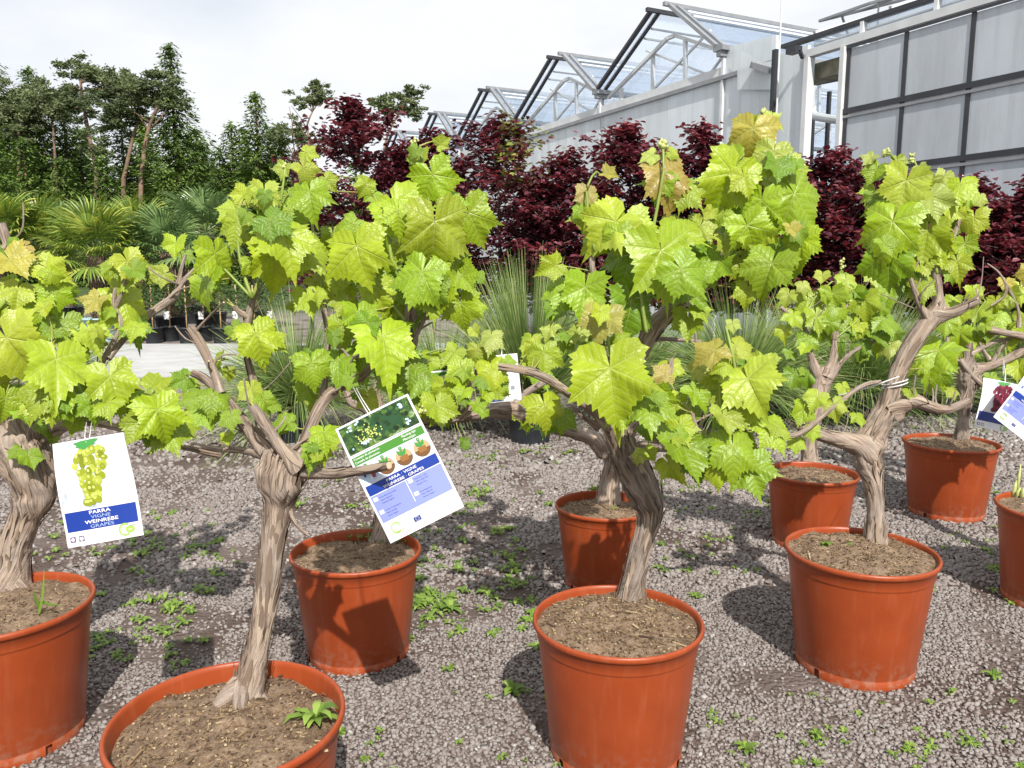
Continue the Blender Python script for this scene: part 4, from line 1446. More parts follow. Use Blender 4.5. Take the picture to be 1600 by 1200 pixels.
v.leaves([(1037, 267, 98, 10, 'b', -0.06), (916, 300, 48, -5, 'b', -0.04), (948, 272, 34, 60, 'b', -0.04, dict(folded=True)), (916, 330, 62, 0, 'y', -0.02), (1020, 243, 34, -60, 'y', -0.05), (1048, 238, 26, 60, 'y', -0.05),
          (962, 346, 110, -50, 'y', -0.10), (985, 350, 88, 22, 'g', -0.10), (1033, 391, 148, 8, 'g', -0.14), (990, 396, 116, -20, 'd', -0.06), (868, 415, 54, -70, 'g', -0.02), (914, 448, 86, -10, 'g', -0.05), (882, 450, 72, -15, 'g', 0.0),
          (985, 470, 112, -6, 'd', -0.08), (1050, 360, 90, 60, 'g', -0.06), (942, 493, 80, -4, 'b', -0.20), (925, 475, 30, -40, 'b', -0.16), (1075, 496, 60, 6, 'g', -0.02), (965, 530, 50, 60, 'd', -0.14),
          (953, 575, 152, 6, 'g', -0.28), (1008, 626, 92, 10, 'g', -0.27), (850, 550, 68, 10, 'g', -0.02), (838, 540, 40, -60, 'g', 0.0), (850, 632, 78, 12, 'g', -0.10), (878, 525, 54, 0, 'd', 0.0), (862, 512, 36, -20, 'b', 0.0), (905, 520, 44, -30, 'y', -0.03),
          (1117, 547, 78, -70, 'b', -0.24), (1150, 540, 54, 40, 'b', -0.2), (1190, 566, 64, 0, 'y', -0.18), (1168, 592, 112, 22, 'y', -0.24), (1140, 590, 88, -28, 'g', -0.2), (1100, 578, 62, -30, 'y', -0.14), (1085, 612, 60, 20, 'g', -0.2), (1070, 638, 72, -10, 'd', -0.14),
          (1062, 664, 60, 20, 'g', -0.22), (1130, 650, 66, 0, 'y', -0.26), (1067, 694, 112, 6, 'd', -0.24), (1145, 696, 96, -6, 'g', -0.28), (1173, 727, 88, 16, 'g', -0.26), (1205, 668, 66, 14, 'g', -0.22), (1040, 585, 46, -70, 'b', -0.15),
          (1012, 706, 34, 40, 'g', -0.08), (1000, 710, 30, -40, 'y', -0.08), (1030, 620, 60, 30, 'g', -0.22), (1145, 505, 28, 0, 'y', -0.2), (1160, 640, 60, -10, 'g', -0.2),
          (1177, 200, 92, -12, 'b', -0.02), (1200, 190, 44, 60, 'b', 0.0), (1209, 236, 82, -8, 'y', -0.04), (1145, 270, 108, -28, 'g', -0.05), (1150, 255, 70, -60, 'g', -0.02), (1190, 312, 82, 4, 'g', -0.06), (1232, 262, 66, 24, 'y', -0.01), (1241, 302, 104, 34, 'g', -0.03),
          (1167, 352, 86, 20, 'g', -0.08), (1252, 373, 80, 8, 'g', 0.0), (1236, 355, 34, 10, 'b', -0.08), (1095, 352, 60, -20, 'b', 0.0), (1132, 376, 44, 0, 'y', -0.04), (1206, 412, 104, -10, 'g', -0.10), (1124, 406, 76, -10, 'd', -0.02), (1090, 398, 56, -30, 'd', 0.0),
          (1168, 452, 50, 0, 'g', -0.04), (1190, 378, 66, 10, 'd', -0.02), (1225, 340, 70, 30, 'g', 0.02), (1150, 320, 70, -20, 'd', 0.0), (1215, 290, 70, 10, 'g', 0.02), (1160, 410, 60, 20, 'g', 0.0), (1235, 400, 60, 20, 'd', 0.04), (1110, 330, 30, -30, 'y', 0.0)], d=V3D, fill=0.5)
v.buds(1194, 178, 10, 5, 7, dd=0.03)
v.buds(1036, 226, 10, 5, 6, dd=-0.07)

# ---- pot right behind it
v = Vine('grapevine half hidden behind the kinked one, smaller pot with weeds at rim', (945, 787), 156, 5, level=0.90)
v.trunk([(953, 752, 19), (960, 715, 18), (962, 690, 20)], (950, 790, 21), 0.25, 20)
v.limb('branch', [(955, 700, 18), (915, 680, 14), (870, 668, 13), (830, 652, 15), (795, 640, 18), (755, 645, 13), (718, 654, 10), (690, 660, 7)], 0.5, 14, 'bark', 30)
v.limb('branch', [(800, 640, 9), (822, 614, 7), (846, 600, 7), (862, 588, 6)], 0.25, 10, 'cane')
v.limb('branch', [(964, 700, 14), (1000, 650, 9), (1040, 600, 7), (1050, 560, 5)], 0.3, 10)
v.leaves([(815, 640, 50, 10, 'g'), (830, 530, 42, 0, 'g'), (1045, 570, 50, 10, 'g'), (1030, 600, 44, -10, 'd'), (845, 585, 50, 20, 'd'), (1010, 660, 46, 0, 'd')], fill=0.4)

# ---- vine on the right with the tall leaning arm
v = Vine('grapevine with one tall leaning arm and two cut stubs, right of centre', (1345, 858), 228, 6, level=0.95, chips=320)
v.trunk([(1368, 800, 15), (1364, 755, 17), (1356, 722, 25), (1356, 696, 28), (1372, 660, 22), (1388, 628, 17), (1400, 590, 14.5), (1412, 562, 15), (1430, 530, 15.5), (1450, 504, 16), (1466, 486, 17)], (1368, 848, 20), 0.2, 80)
V5D = v.d
v.limb('branch', [(1358, 700, 24), (1325, 690, 17, -0.03), (1290, 682, 13, -0.05), (1262, 672, 9, -0.06), (1240, 660, 6, -0.04)], 0.35, 14, 'bark', 20)
v.limb('branch', [(1392, 642, 20), (1425, 626, 15, -0.03), (1450, 634, 12, -0.05), (1480, 640, 10, -0.06), (1514, 626, 8.5, -0.07)], 0.3, 14, 'bark', 10)
v.limb('branch', [(1462, 492, 15), (1490, 488, 11, -0.03), (1510, 478, 9, -0.04), (1527, 469, 9, -0.04)], 0.22, 14, 'cane', 6)
v.limb('branch', [(1466, 490, 14), (1466, 455, 8), (1464, 425, 8), (1478, 395, 5), (1494, 360, 4), (1504, 325, 3.5)], 0.25, 12, 'cane', 4)
v.limb('branch', [(1452, 500, 11), (1438, 478, 6.5, -0.02), (1428, 450, 5.5, -0.03), (1419, 424, 5, -0.03)], 0.25, 10, 'cane')
v.limb('dead_cane', [(1205, 681, 6, -0.14), (1248, 678, 5.5, -0.12), (1300, 638, 5, -0.1), (1345, 604, 5, -0.08), (1376, 596, 4, -0.07)], 0.25, 10, 'cane')
v.limb('stub', [(1352, 690, 9, 0.02), (1362, 665, 8, 0.03), (1366, 648, 6, 0.03)], 0.2, 10, 'cane')
tm = MB()
for py in (597, 602):
    c0 = at(1398, py, V5D)
    r_ = 18 * V5D / F
    ring = [c0 + Vector((math.cos(a) * r_, math.sin(a) * r_, 0.012 * math.cos(a + 0.5))) for a in [k * 0.3307 for k in range(20)]]
    tube_simple(tm, ring, 0.0022, 5)
tube_simple(tm, [at(1310, 618, V5D - 0.06), at(1360, 605, V5D - 0.06), at(1405, 588, V5D - 0.06)], 0.002, 5)
tm.build('tie', M['tie'], v.root, True)
v.shoot([(1419, 426), (1408, 370), (1408, 300), (1398, 248), (1384, 240)], 3.5, dd=-0.03)
v.shoot([(1464, 428), (1456, 360), (1452, 310), (1428, 250)], 3.5, dd=-0.01)
v.shoot([(1504, 328), (1512, 300), (1530, 290)], 2.5)
v.leaves([(1416, 282, 90, -8, 'b', -0.08), (1370, 265, 46, -20, 'g', -0.02), (1362, 246, 28, -30, 'y', -0.02), (1402, 250, 32, 10, 'y', -0.02), (1438, 262, 26, 30, 'y', -0.02), (1455, 307, 70, 12, 'y', -0.06), (1395, 346, 106, -6, 'g', -0.09), (1380, 320, 66, -10, 'g', -0.04),
          (1500, 288, 62, 10, 'g', -0.03), (1475, 275, 40, -20, 'y', 0.0), (1487, 322, 50, -10, 'y', -0.02), (1522, 340, 52, 10, 'y', -0.02), (1532, 310, 26, 10, 'y', 0.0), (1390, 398, 102, 0, 'd', -0.06), (1450, 360, 84, 0, 'g', -0.03), (1462, 384, 62, 10, 'g', 0.0),
          (1507, 380, 46, 10, 'g', 0.0), (1495, 408, 54, 4, 'g', -0.02), (1440, 445, 52, 4, 'g', -0.02), (1435, 405, 56, 20, 'g', 0.0), (1420, 335, 60, 30, 'g', 0.0), (1365, 300, 44, -40, 'g', 0.0), (1478, 350, 50, 20, 'd', 0.03), (1410, 430, 60, -10, 'd', 0.03),
          (1466, 548, 82, -14, 'g', 0.06), (1440, 560, 50, -50, 'g', 0.06), (1340, 650, 32, 0, 'g', -0.02), (1277, 620, 46, -30, 'y', -0.08), (1302, 632, 44, 10, 'y', -0.1), (1318, 605, 28, 20, 'g', -0.04), (1270, 672, 30, 0, 'g', -0.1), (1421, 612, 24, 0, 'g', -0.04),
          (1255, 640, 46, -20, 'g', -0.06), (1245, 690, 34, -10, 'g', -0.08), (1425, 300, 50, 20, 'g', 0.04), (1450, 420, 46, 10, 'd', 0.04)], d=V5D, fill=0.5)
v.buds(1384, 238, 14, 3.2, 5)
v.buds(1425, 247, 20, 2.5, 4, tall=1.6)

# ---- back right vines
v = Vine('grapevine behind the leaning one, short dark trunk and low bushy crown', (1269, 737), 139, 7, level=0.92)
v.trunk([(1266, 690, 12), (1276, 640, 13), (1284, 600, 15), (1290, 575, 13)], (1266, 720, 15), 0.3, 16)
v.limb('branch', [(1284, 600, 12), (1272, 572, 9), (1263, 540, 6), (1256, 510, 4), (1232, 490, 4), (1220, 480, 4)], 0.3, 10)
v.limb('branch', [(1290, 590, 13), (1302, 560, 9), (1304, 530, 6), (1316, 490, 4), (1345, 455, 3)], 0.3, 10)
v.limb('branch', [(1290, 600, 8), (1320, 560, 5), (1350, 540, 4), (1384, 526, 3)], 0.3, 8, 'cane')
v.shoot([(1304, 530), (1340, 500), (1380, 460)], 2.5)
v.shoot([(1256, 512), (1270, 470), (1300, 440)], 2.5)
v.leaves([(1262, 468, 52, 0, 'g'), (1240, 492, 42, -20, 'g'), (1300, 458, 50, 10, 'g'), (1322, 438, 44, 0, 'y'), (1352, 468, 56, 10, 'g'), (1380, 498, 54, 10, 'g'), (1330, 498, 50, 0, 'g'), (1290, 508, 50, -10, 'd'), (1262, 528, 44, 0, 'd'), (1312, 528, 46, 0, 'd'),
          (1370, 526, 44, 10, 'd'), (1345, 540, 40, 0, 'd'), (1386, 456, 48, 10, 'g'), (1232, 460, 36, -20, 'y'), (1275, 492, 50, 0, 'g'), (1360, 432, 40, 0, 'y'), (1336, 456, 44, 0, 'g'), (1240, 585, 44, -10, 'd'), (1262, 585, 40, 10, 'd'), (1225, 515, 34, 0, 'g'),
          (1285, 430, 30, 0, 'y'), (1255, 445, 28, 0, 'y'), (1310, 478, 46, -10, 'g'), (1350, 505, 44, -10, 'g'), (1235, 550, 30, 10, 'd'), (1392, 540, 36, 0, 'y'), (1375, 475, 44, -10, 'g'), (1300, 490, 44, 10, 'g')], fill=0.7)
v.buds(1316, 412, 14, 2.5, 4, tall=2.0)

v = Vine('grapevine farthest back at the right, bare pale twigs around a knobbly head', (1486, 690), 139, 8, level=0.94)
v.trunk([(1506, 650, 10), (1509, 620, 13), (1512, 600, 18), (1512, 578, 16), (1512, 555, 9), (1512, 535, 8)], (1502, 688, 13), 0.3, 20)
v.limb('branch', [(1508, 590, 10), (1495, 566, 6), (1484, 555, 5), (1478, 540, 4)], 0.3, 10, 'cane')
v.limb('branch', [(1500, 562, 5, -0.03), (1522, 590, 5, -0.05), (1545, 608, 4, -0.06), (1562, 613, 4, -0.06), (1592, 603, 4, -0.05)], 0.25, 8, 'cane')
v.limb('branch', [(1515, 580, 13), (1545, 572, 9), (1572, 562, 9), (1605, 545, 8), (1640, 530, 7)], 0.3, 12)
v.limb('branch', [(1515, 555, 8), (1535, 543, 5), (1565, 532, 4), (1600, 528, 4)], 0.25, 8, 'cane')
v.limb('branch', [(1540, 514, 6, -0.05), (1570, 520, 7, -0.05), (1604, 527, 8, -0.05), (1640, 536, 8, -0.03)], 0.25, 10, 'cane')
v.limb('twig', [(1545, 562, 4), (1535, 545, 3), (1527, 527, 2.5)], 0.25, 8, 'cane')
v.limb('twig', [(1550, 566, 4), (1563, 545, 3), (1576, 528, 2.5)], 0.25, 8, 'cane')
v.limb('twig', [(1480, 545, 4), (1478, 520, 3), (1470, 500, 3)], 0.25, 8, 'cane')
v.limb('twig', [(1592, 512, 4, -0.05), (1590, 480, 3, -0.05), (1574, 448, 3, -0.05), (1560, 425, 2, -0.05), (1543, 412, 1.5, -0.05)], 0.25, 8, 'cane')
v.limb('twig', [(1572, 446, 2.5, -0.05), (1570, 462, 2.5, -0.05), (1548, 478, 2, -0.05)], 0.25, 8, 'cane')
v.shoot([(1512, 540), (1520, 500), (1540, 470)], 2.5)
v.shoot([(1572, 560), (1570, 520), (1580, 470)], 2.5)
v.shoot([(1512, 540), (1490, 510), (1480, 480)], 2.5)
v.leaves([(1500, 520, 44, 0, 'g'), (1530, 482, 44, 0, 'g'), (1560, 490, 44, 10, 'g'), (1580, 520, 44, 0, 'g'), (1510, 545, 38, 10, 'g'), (1592, 572, 46, 0, 'g'), (1552, 560, 34, 0, 'd'), (1548, 590, 30, 0, 'd'), (1576, 470, 40, 0, 'y'), (1520, 455, 38, 0, 'g'),
          (1480, 502, 40, -10, 'g'), (1572, 440, 30, 0, 'b'), (1594, 450, 40, 10, 'b'), (1490, 470, 36, 0, 'g'), (1545, 510, 40, 0, 'g'), (1525, 515, 38, 0, 'd'), (1600, 500, 44, 0, 'g'), (1500, 490, 38, 0, 'y'), (1555, 470, 34, 0, 'y'), (1558, 606, 24, -30, 'g'), (1485, 610, 30, 10, 'y'), (1475, 595, 26, 0, 'g')], fill=0.7)

v = Vine('pot cut off by the right edge with pale new shoots at its rim', (1662, 792), 188, 9, level=0.95, chips=120)
v.trunk([(1672, 740, 14), (1668, 690, 15), (1675, 640, 17), (1672, 600, 12)], (1676, 775, 18), 0.25, 20)
v.limb('branch', [(1672, 630, 12), (1645, 600, 8), (1620, 580, 6), (1606, 560, 5)], 0.3, 10)
v.limb('branch', [(1672, 620, 12), (1690, 570, 8), (1700, 520, 6)], 0.3, 10)
v.leaves([(1640, 560, 70, 0, 'g'), (1660, 500, 80, 0, 'g'), (1700, 470, 80, 0, 'g'), (1680, 560, 70, 0, 'd'), (1640, 470, 60, 0, 'g'), (1612, 425, 46, -20, 'b'), (1720, 540, 80, 0, 'g')], fill=0.8)
sm = MB()
for (x, y, h, w) in ((1583, 776, 22, 3), (1590, 778, 14, 4), (1597, 780, 18, 4), (1588, 772, 40, 2.5), (1605, 782, 30, 3)):
    g = ground(x, y, v.ht * 0.95)
    k = (g - CAM).length / F
    tube_simple(sm, [g - Vector((0, 0, 0.01)), g + Vector((0.004, 0, h * k * 0.6)), g + Vector((0.009, 0.003, h * k))], [w * k, w * k * 0.8, w * k * 0.15], 7)
sm.build('young_shoot', M['bud'], v.root, True)

# ------------------------------------------------------------------ weeds
def rosette(mb, c, n, L, w, lift, rg, bend=0.5):
    for i in range(n):
        a = 6.283 * i / n + rg.uniform(-0.4, 0.4)
        d = Vector((math.cos(a), math.sin(a), 0))
        s = Vector((-d.y, d.x, 0))
        l = L * rg.uniform(0.6, 1.15)
        up = lift * rg.uniform(0.5, 1.3)
        ww = w * rg.uniform(0.8, 1.2)
        p0 = c
        p1 = c + d * l * 0.45 + Vector((0, 0, l * up))
        p2 = c + d * l * 0.8 + Vector((0, 0, l * up * (1.15 - 0.3 * bend)))
        p3 = c + d * l + Vector((0, 0, l * up * (1.0 - bend)))
        vs = [p0 - s * ww * 0.2, p0 + s * ww * 0.2, p1 - s * ww, p1 + s * ww, p2 - s * ww * 0.8, p2 + s * ww * 0.8, p3]
        mb.add(vs, [(0, 1, 3, 2), (2, 3, 5, 4), (4, 5, 6)])


def weed(name, label, c, n, L, w, lift, seed, stem=0.0, tiers=1):
    rg = random.Random(seed)
    mb = MB()
    for t in range(tiers):
        rosette(mb, Vector(c) + Vector((0, 0, stem * t / max(1, tiers))), n, L * (1 - 0.25 * t), w, lift, rg, 0.4)
    if stem:
        tube_simple(mb, [c, Vector(c) + Vector((0, 0, stem))], 0.002, 5)
    o = mb.build(name, M['weed'], None, True)
    tag(o, label, 'weed')
    return o


def soil_pt(seed_key, px, py, vine_ht):
    return ground(px, py, vine_ht)


def ht_of(px, py, w, k=0.83):
    return pot_size(px, py, w, k)[2]


h2 = ht_of(356, 1117, 362)
weed('weed', 'light green weed with pointed leaves on the soil of the nearest pot', ground(492, 1132, h2 * 0.90), 7, 0.062, 0.0085, 0.55, 3, 0.02, 2)
h6 = ht_of(1345, 858, 228)
weed('weed', 'tiny round-leaved seedling left on the soil below the leaning vine', ground(1291, 858, h6 * 0.95), 5, 0.024, 0.008, 0.8, 5, 0.02, 2)
weed('weed', 'small pale seedling nearer the trunk below the leaning vine', ground(1325, 858, h6 * 0.95), 5, 0.024, 0.006, 0.6, 6, 0.01, 2)
h5 = ht_of(945, 787, 156)
weed('weed', 'bright weed at the back rim of the half hidden pot', ground(930, 772, h5 * 0.9), 7, 0.045, 0.008, 0.8, 8, 0.02, 2)
weed('weed', 'narrow weed at the front rim of the half hidden pot', ground(955, 800, h5 * 0.9), 5, 0.04, 0.006, 0.5, 9, 0.01, 2)
h3 = ht_of(556, 858, 204)
weed('grass_tuft', 'spiky grass tuft behind the lower end of the planting tag', ground(622, 840, h3 * 0.9), 14, 0.09, 0.003, 1.6, 11)
rgm = random.Random(4)
mm = MB()
for _ in range(220):
    p = ground(605 + rgm.gauss(0, 26), 838 + rgm.gauss(0, 7), h3 * 0.9) + Vector((0, 0, 0.008))
    rosette(mm, p, 4, 0.014, 0.003, 1.0, rgm)
o = mm.build('moss', M['weed'], None, True)
o['kind'] = 'stuff'
o['label'] = 'green moss on the dark soil under the planting tag'
h1 = ht_of(0, 942, 268)
gt = MB()
c = ground(58, 968, h1 * 0.93)
for (pts, w) in (([(58, 968), (66, 935), (69, 888)], 3.5), ([(66, 940), (80, 945), (98, 945)], 3), ([(50, 975), (75, 960), (92, 950)], 2.5), ([(58, 962), (40, 965), (0, 968)], 2.5), ([(62, 950), (56, 935), (52, 922)], 3)):
    d_ = (c - CAM).dot(Vector((0, _c, -_s)))
    W = [at(x, y, d_ - 0.01 * i) for i, (x, y) in enumerate(pts)]
    W, rr = catmull(W, [w * d_ / F, w * d_ / F * 0.9, 0.0005], 0.012)
    vs, fs = [], []
    for i, (p, r) in enumerate(zip(W, rr)):
        vs += [p - Vector((r * 0.8, 0, r * 0.6)), p + Vector((0, -r * 0.4, 0)), p + Vector((r * 0.8, 0, r * 0.6))]
    for i in range(len(W) - 1):
        fs += [(i * 3, i * 3 + 1, i * 3 + 4, i * 3 + 3), (i * 3 + 1, i * 3 + 2, i * 3 + 5, i * 3 + 4)]
    gt.add(vs, fs)
o = gt.build('grass_weed', M['weed'], None, True)
tag(o, 'long grass weed bending over the soil of the leftmost pot', 'weed')

for i, (x, y, lab, n, L) in enumerate((
        (802, 1085, 'broad-leaved weed in gravel at left foot of the front centre pot', 6, 0.055),
        (530, 1150, 'small weed in gravel right beside the nearest pot', 7, 0.03),
        (705, 955, 'spreading dandelion-like weed in the gravel between the middle pots', 9, 0.055),
        (640, 905, 'weed clump against the right foot of the pot with the planting tag', 9, 0.05),
        (1450, 925, 'weed beside the right rim of the pot with the leaning vine', 7, 0.04),
        (700, 1050, 'little weed standing alone in open gravel right of the tag pot', 5, 0.03),
        (1165, 1175, 'flat weed in the gravel at the bottom edge right of centre', 8, 0.035),
        (1275, 1152, 'pair of round weed leaves in the gravel below the leaning vine pot', 6, 0.03),
        (1552, 1060, 'reddish thin weed in open gravel at the right', 6, 0.04),
        (1520, 1165, 'small bright weed in the gravel at the lower right', 6, 0.03),
        (1088, 935, 'upright weed touching the right rim of the front centre pot', 6, 0.04),
        (82, 1158, 'sprout at the foot of the leftmost pot', 5, 0.03))):
    weed('weed', lab, ground(x, y) + Vector((0, 0, 0.004)), n, L, L * 0.16, 0.45, 30 + i, 0.008, 2)

rgw = random.Random(21)
gw = MB()


def scatter_weeds(n, x0, x1, y0, y1, L):
    for _ in range(n):
        g = ground(rgw.uniform(x0, x1), rgw.uniform(y0, y1)) + Vector((0, 0, 0.004))
        if any((g.x - a) ** 2 + (g.y - b) ** 2 < (r + 0.02) ** 2 for a, b, r in pot_spots.values()):
            continue
        for _k in range(rgw.choice((1, 1, 2, 3))):
            q = g + Vector((rgw.gauss(0, 0.03), rgw.gauss(0, 0.03), 0))
            l = L * rgw.uniform(0.5, 1.2)
            rosette(gw, q, rgw.choice((4, 5, 7)), l, l * 0.2, 0.5, rgw)


scatter_weeds(70, 650, 830, 800, 1010, 0.035)
scatter_weeds(70, 60, 360, 800, 960, 0.034)
scatter_weeds(26, 130, 330, 960, 1040, 0.03)
scatter_weeds(60, 440, 880, 690, 800, 0.035)
scatter_weeds(26, 1030, 1220, 760, 900, 0.03)
scatter_weeds(30, 1080, 1600, 1080, 1200, 0.020)
scatter_weeds(22, 1380, 1600, 760, 960, 0.03)
scatter_weeds(60, 230, 1600, 620, 720, 0.05)
scatter_weeds(10, 560, 850, 1060, 1200, 0.018)
o = gw.build('ground_weeds', M['weed'], None, True)
o['kind'] = 'stuff'
o['label'] = 'small green weeds sprouting through the gravel'


# ------------------------------------------------------------------ gravel
def build_gravel():
    rs = np.random.RandomState(3)
    pts = []
    for (ya, yb, sp) in ((1.65, 3.1, 0.0108), (3.1, 5.0, 0.0168), (5.0, 7.4, 0.030)):
        ys = np.arange(ya, yb, sp)
        xm = 0.72 * yb + 0.55
        xs = np.arange(-xm, xm, sp)
        gx, gy = np.meshgrid(xs, ys)
        gx = gx + rs.uniform(-0.5, 0.5, gx.shape) * sp
        gy = gy + rs.uniform(-0.5, 0.5, gy.shape) * sp
        ok = np.abs(gx) < 0.72 * gy + 0.45
        p = np.stack([gx[ok], gy[ok], np.full(ok.sum(), sp)], 1)
        pts.append(p)
    p = np.concatenate(pts)
    keep = np.ones(len(p), bool)
    for (a, b, r) in pot_spots.values():
        keep &= (p[:, 0] - a) ** 2 + (p[:, 1] - b) ** 2 > (r * 0.985) ** 2
    p = p[keep]
    # thinner where bare earth shows
    nz = np.array([noise.noise((x * 2.3, y * 2.3, 4.2)) + 0.6 * noise.noise((x * 6.1, y * 6.1, 1.0)) for x, y in p[:, :2]])
    left = np.clip((0.55 - p[:, 0]) * 0.9, 0, 1) * np.clip((p[:, 1] - 2.0) * 1.2, 0, 1)
    prob = np.clip(1.0 - np.clip((nz - 0.06 + 0.30 * left) * 1.7, 0, 0.80), 0.2, 1)
    p = p[rs.rand(len(p)) < prob]
    n = len(p)
    cube = np.array([[-1, -1, -1], [1, -1, -1], [1, 1, -1], [-1, 1, -1], [-1, -1, 1], [1, -1, 1], [1, 1, 1], [-1, 1, 1]], float)
    v = cube[None] * (1 + rs.uniform(-0.42, 0.30, (n, 8, 3)))
    size = p[:, 2] * rs.lognormal(-0.05, 0.24, n) * 0.46
    sc = np.stack([size * rs.uniform(0.8, 1.2, n), size * rs.uniform(0.65, 1.0, n), size * rs.uniform(0.40, 0.70, n)], 1)
    v = v * sc[:, None, :]
    # random rotations
    ax = rs.normal(size=(n, 3)) * np.array([0.35, 0.35, 1.0])
    ang = rs.uniform(0, 6.283, n)
    ax = np.stack([np.sin(ang) * 0, np.sin(ang) * 0, np.ones(n)], 1) + rs.normal(size=(n, 3)) * 0.28
    ax /= np.linalg.norm(ax, axis=1, keepdims=True)
    c, s = np.cos(ang)[:, None, None], np.sin(ang)[:, None, None]
    K = np.zeros((n, 3, 3))
    K[:, 0, 1], K[:, 0, 2], K[:, 1, 0] = -ax[:, 2], ax[:, 1], ax[:, 2]
    K[:, 1, 2], K[:, 2, 0], K[:, 2, 1] = -ax[:, 0], -ax[:, 1], ax[:, 0]
    Rm = np.eye(3)[None] + s * K + (1 - c) * (K @ K)
    v = np.einsum('nij,nkj->nki', Rm, v)
    z = sc[:, 2] * 0.45 + rs.uniform(-0.003, 0.004, n)
    v += np.stack([p[:, 0], p[:, 1], z], 1)[:, None, :]
    quads = np.array([[4, 5, 6, 7], [0, 1, 5, 4], [1, 2, 6, 5], [2, 3, 7, 6], [3, 0, 4, 7]])
    f = (quads[None] + (np.arange(n) * 8)[:, None, None]).reshape(-1, 4)
    me = bpy.data.meshes.new('gravel')
    me.vertices.add(n * 8)
    me.vertices.foreach_set('co', v.reshape(-1).astype(np.float32))
    me.loops.add(len(f) * 4)
    me.loops.foreach_set('vertex_index', f.reshape(-1).astype(np.int32))
    me.polygons.add(len(f))
    me.polygons.foreach_set('loop_start', (np.arange(len(f)) * 4).astype(np.int32))
    me.materials.append(M['stone'])
    me.update(calc_edges=True)
    me.validate()
    o = link('gravel', me)
    o['kind'] = 'stuff'
    o['label'] = 'grey crushed gravel covering the ground under the pots'
    print('stones', n)


build_gravel()

# ------------------------------------------------------------------ tags
_text_cache = {}


def text_geo(s, bold=0.0):
    key = (s, bold)
    if key not in _text_cache:
        cu = bpy.data.curves.new('txt', 'FONT')
        cu.body = s
        cu.size = 1.0
        cu.align_x = 'CENTER'
        cu.align_y = 'CENTER'
        cu.offset = bold
        cu.resolution_u = 3
        ob = bpy.data.objects.new('txt', cu)
        COL.objects.link(ob)
        dg = bpy.context.evaluated_depsgraph_get()
        me = ob.evaluated_get(dg).to_mesh()
        vs = [tuple(q.co) for q in me.vertices]
        fs = [tuple(q.vertices) for q in me.polygons]
        ob.evaluated_get(dg).to_mesh_clear()
        bpy.data.objects.remove(ob)
        bpy.data.curves.remove(cu)
        xs = [q[0] for q in vs]
        ys = [q[1] for q in vs]
        cx, cy = (min(xs) + max(xs)) / 2, (min(ys) + max(ys)) / 2
        w, h = max(xs) - min(xs), max(ys) - min(ys)
        _text_cache[key] = ([(q[0] - cx, q[1] - cy) for q in vs], fs, w, h)
    return _text_cache[key]


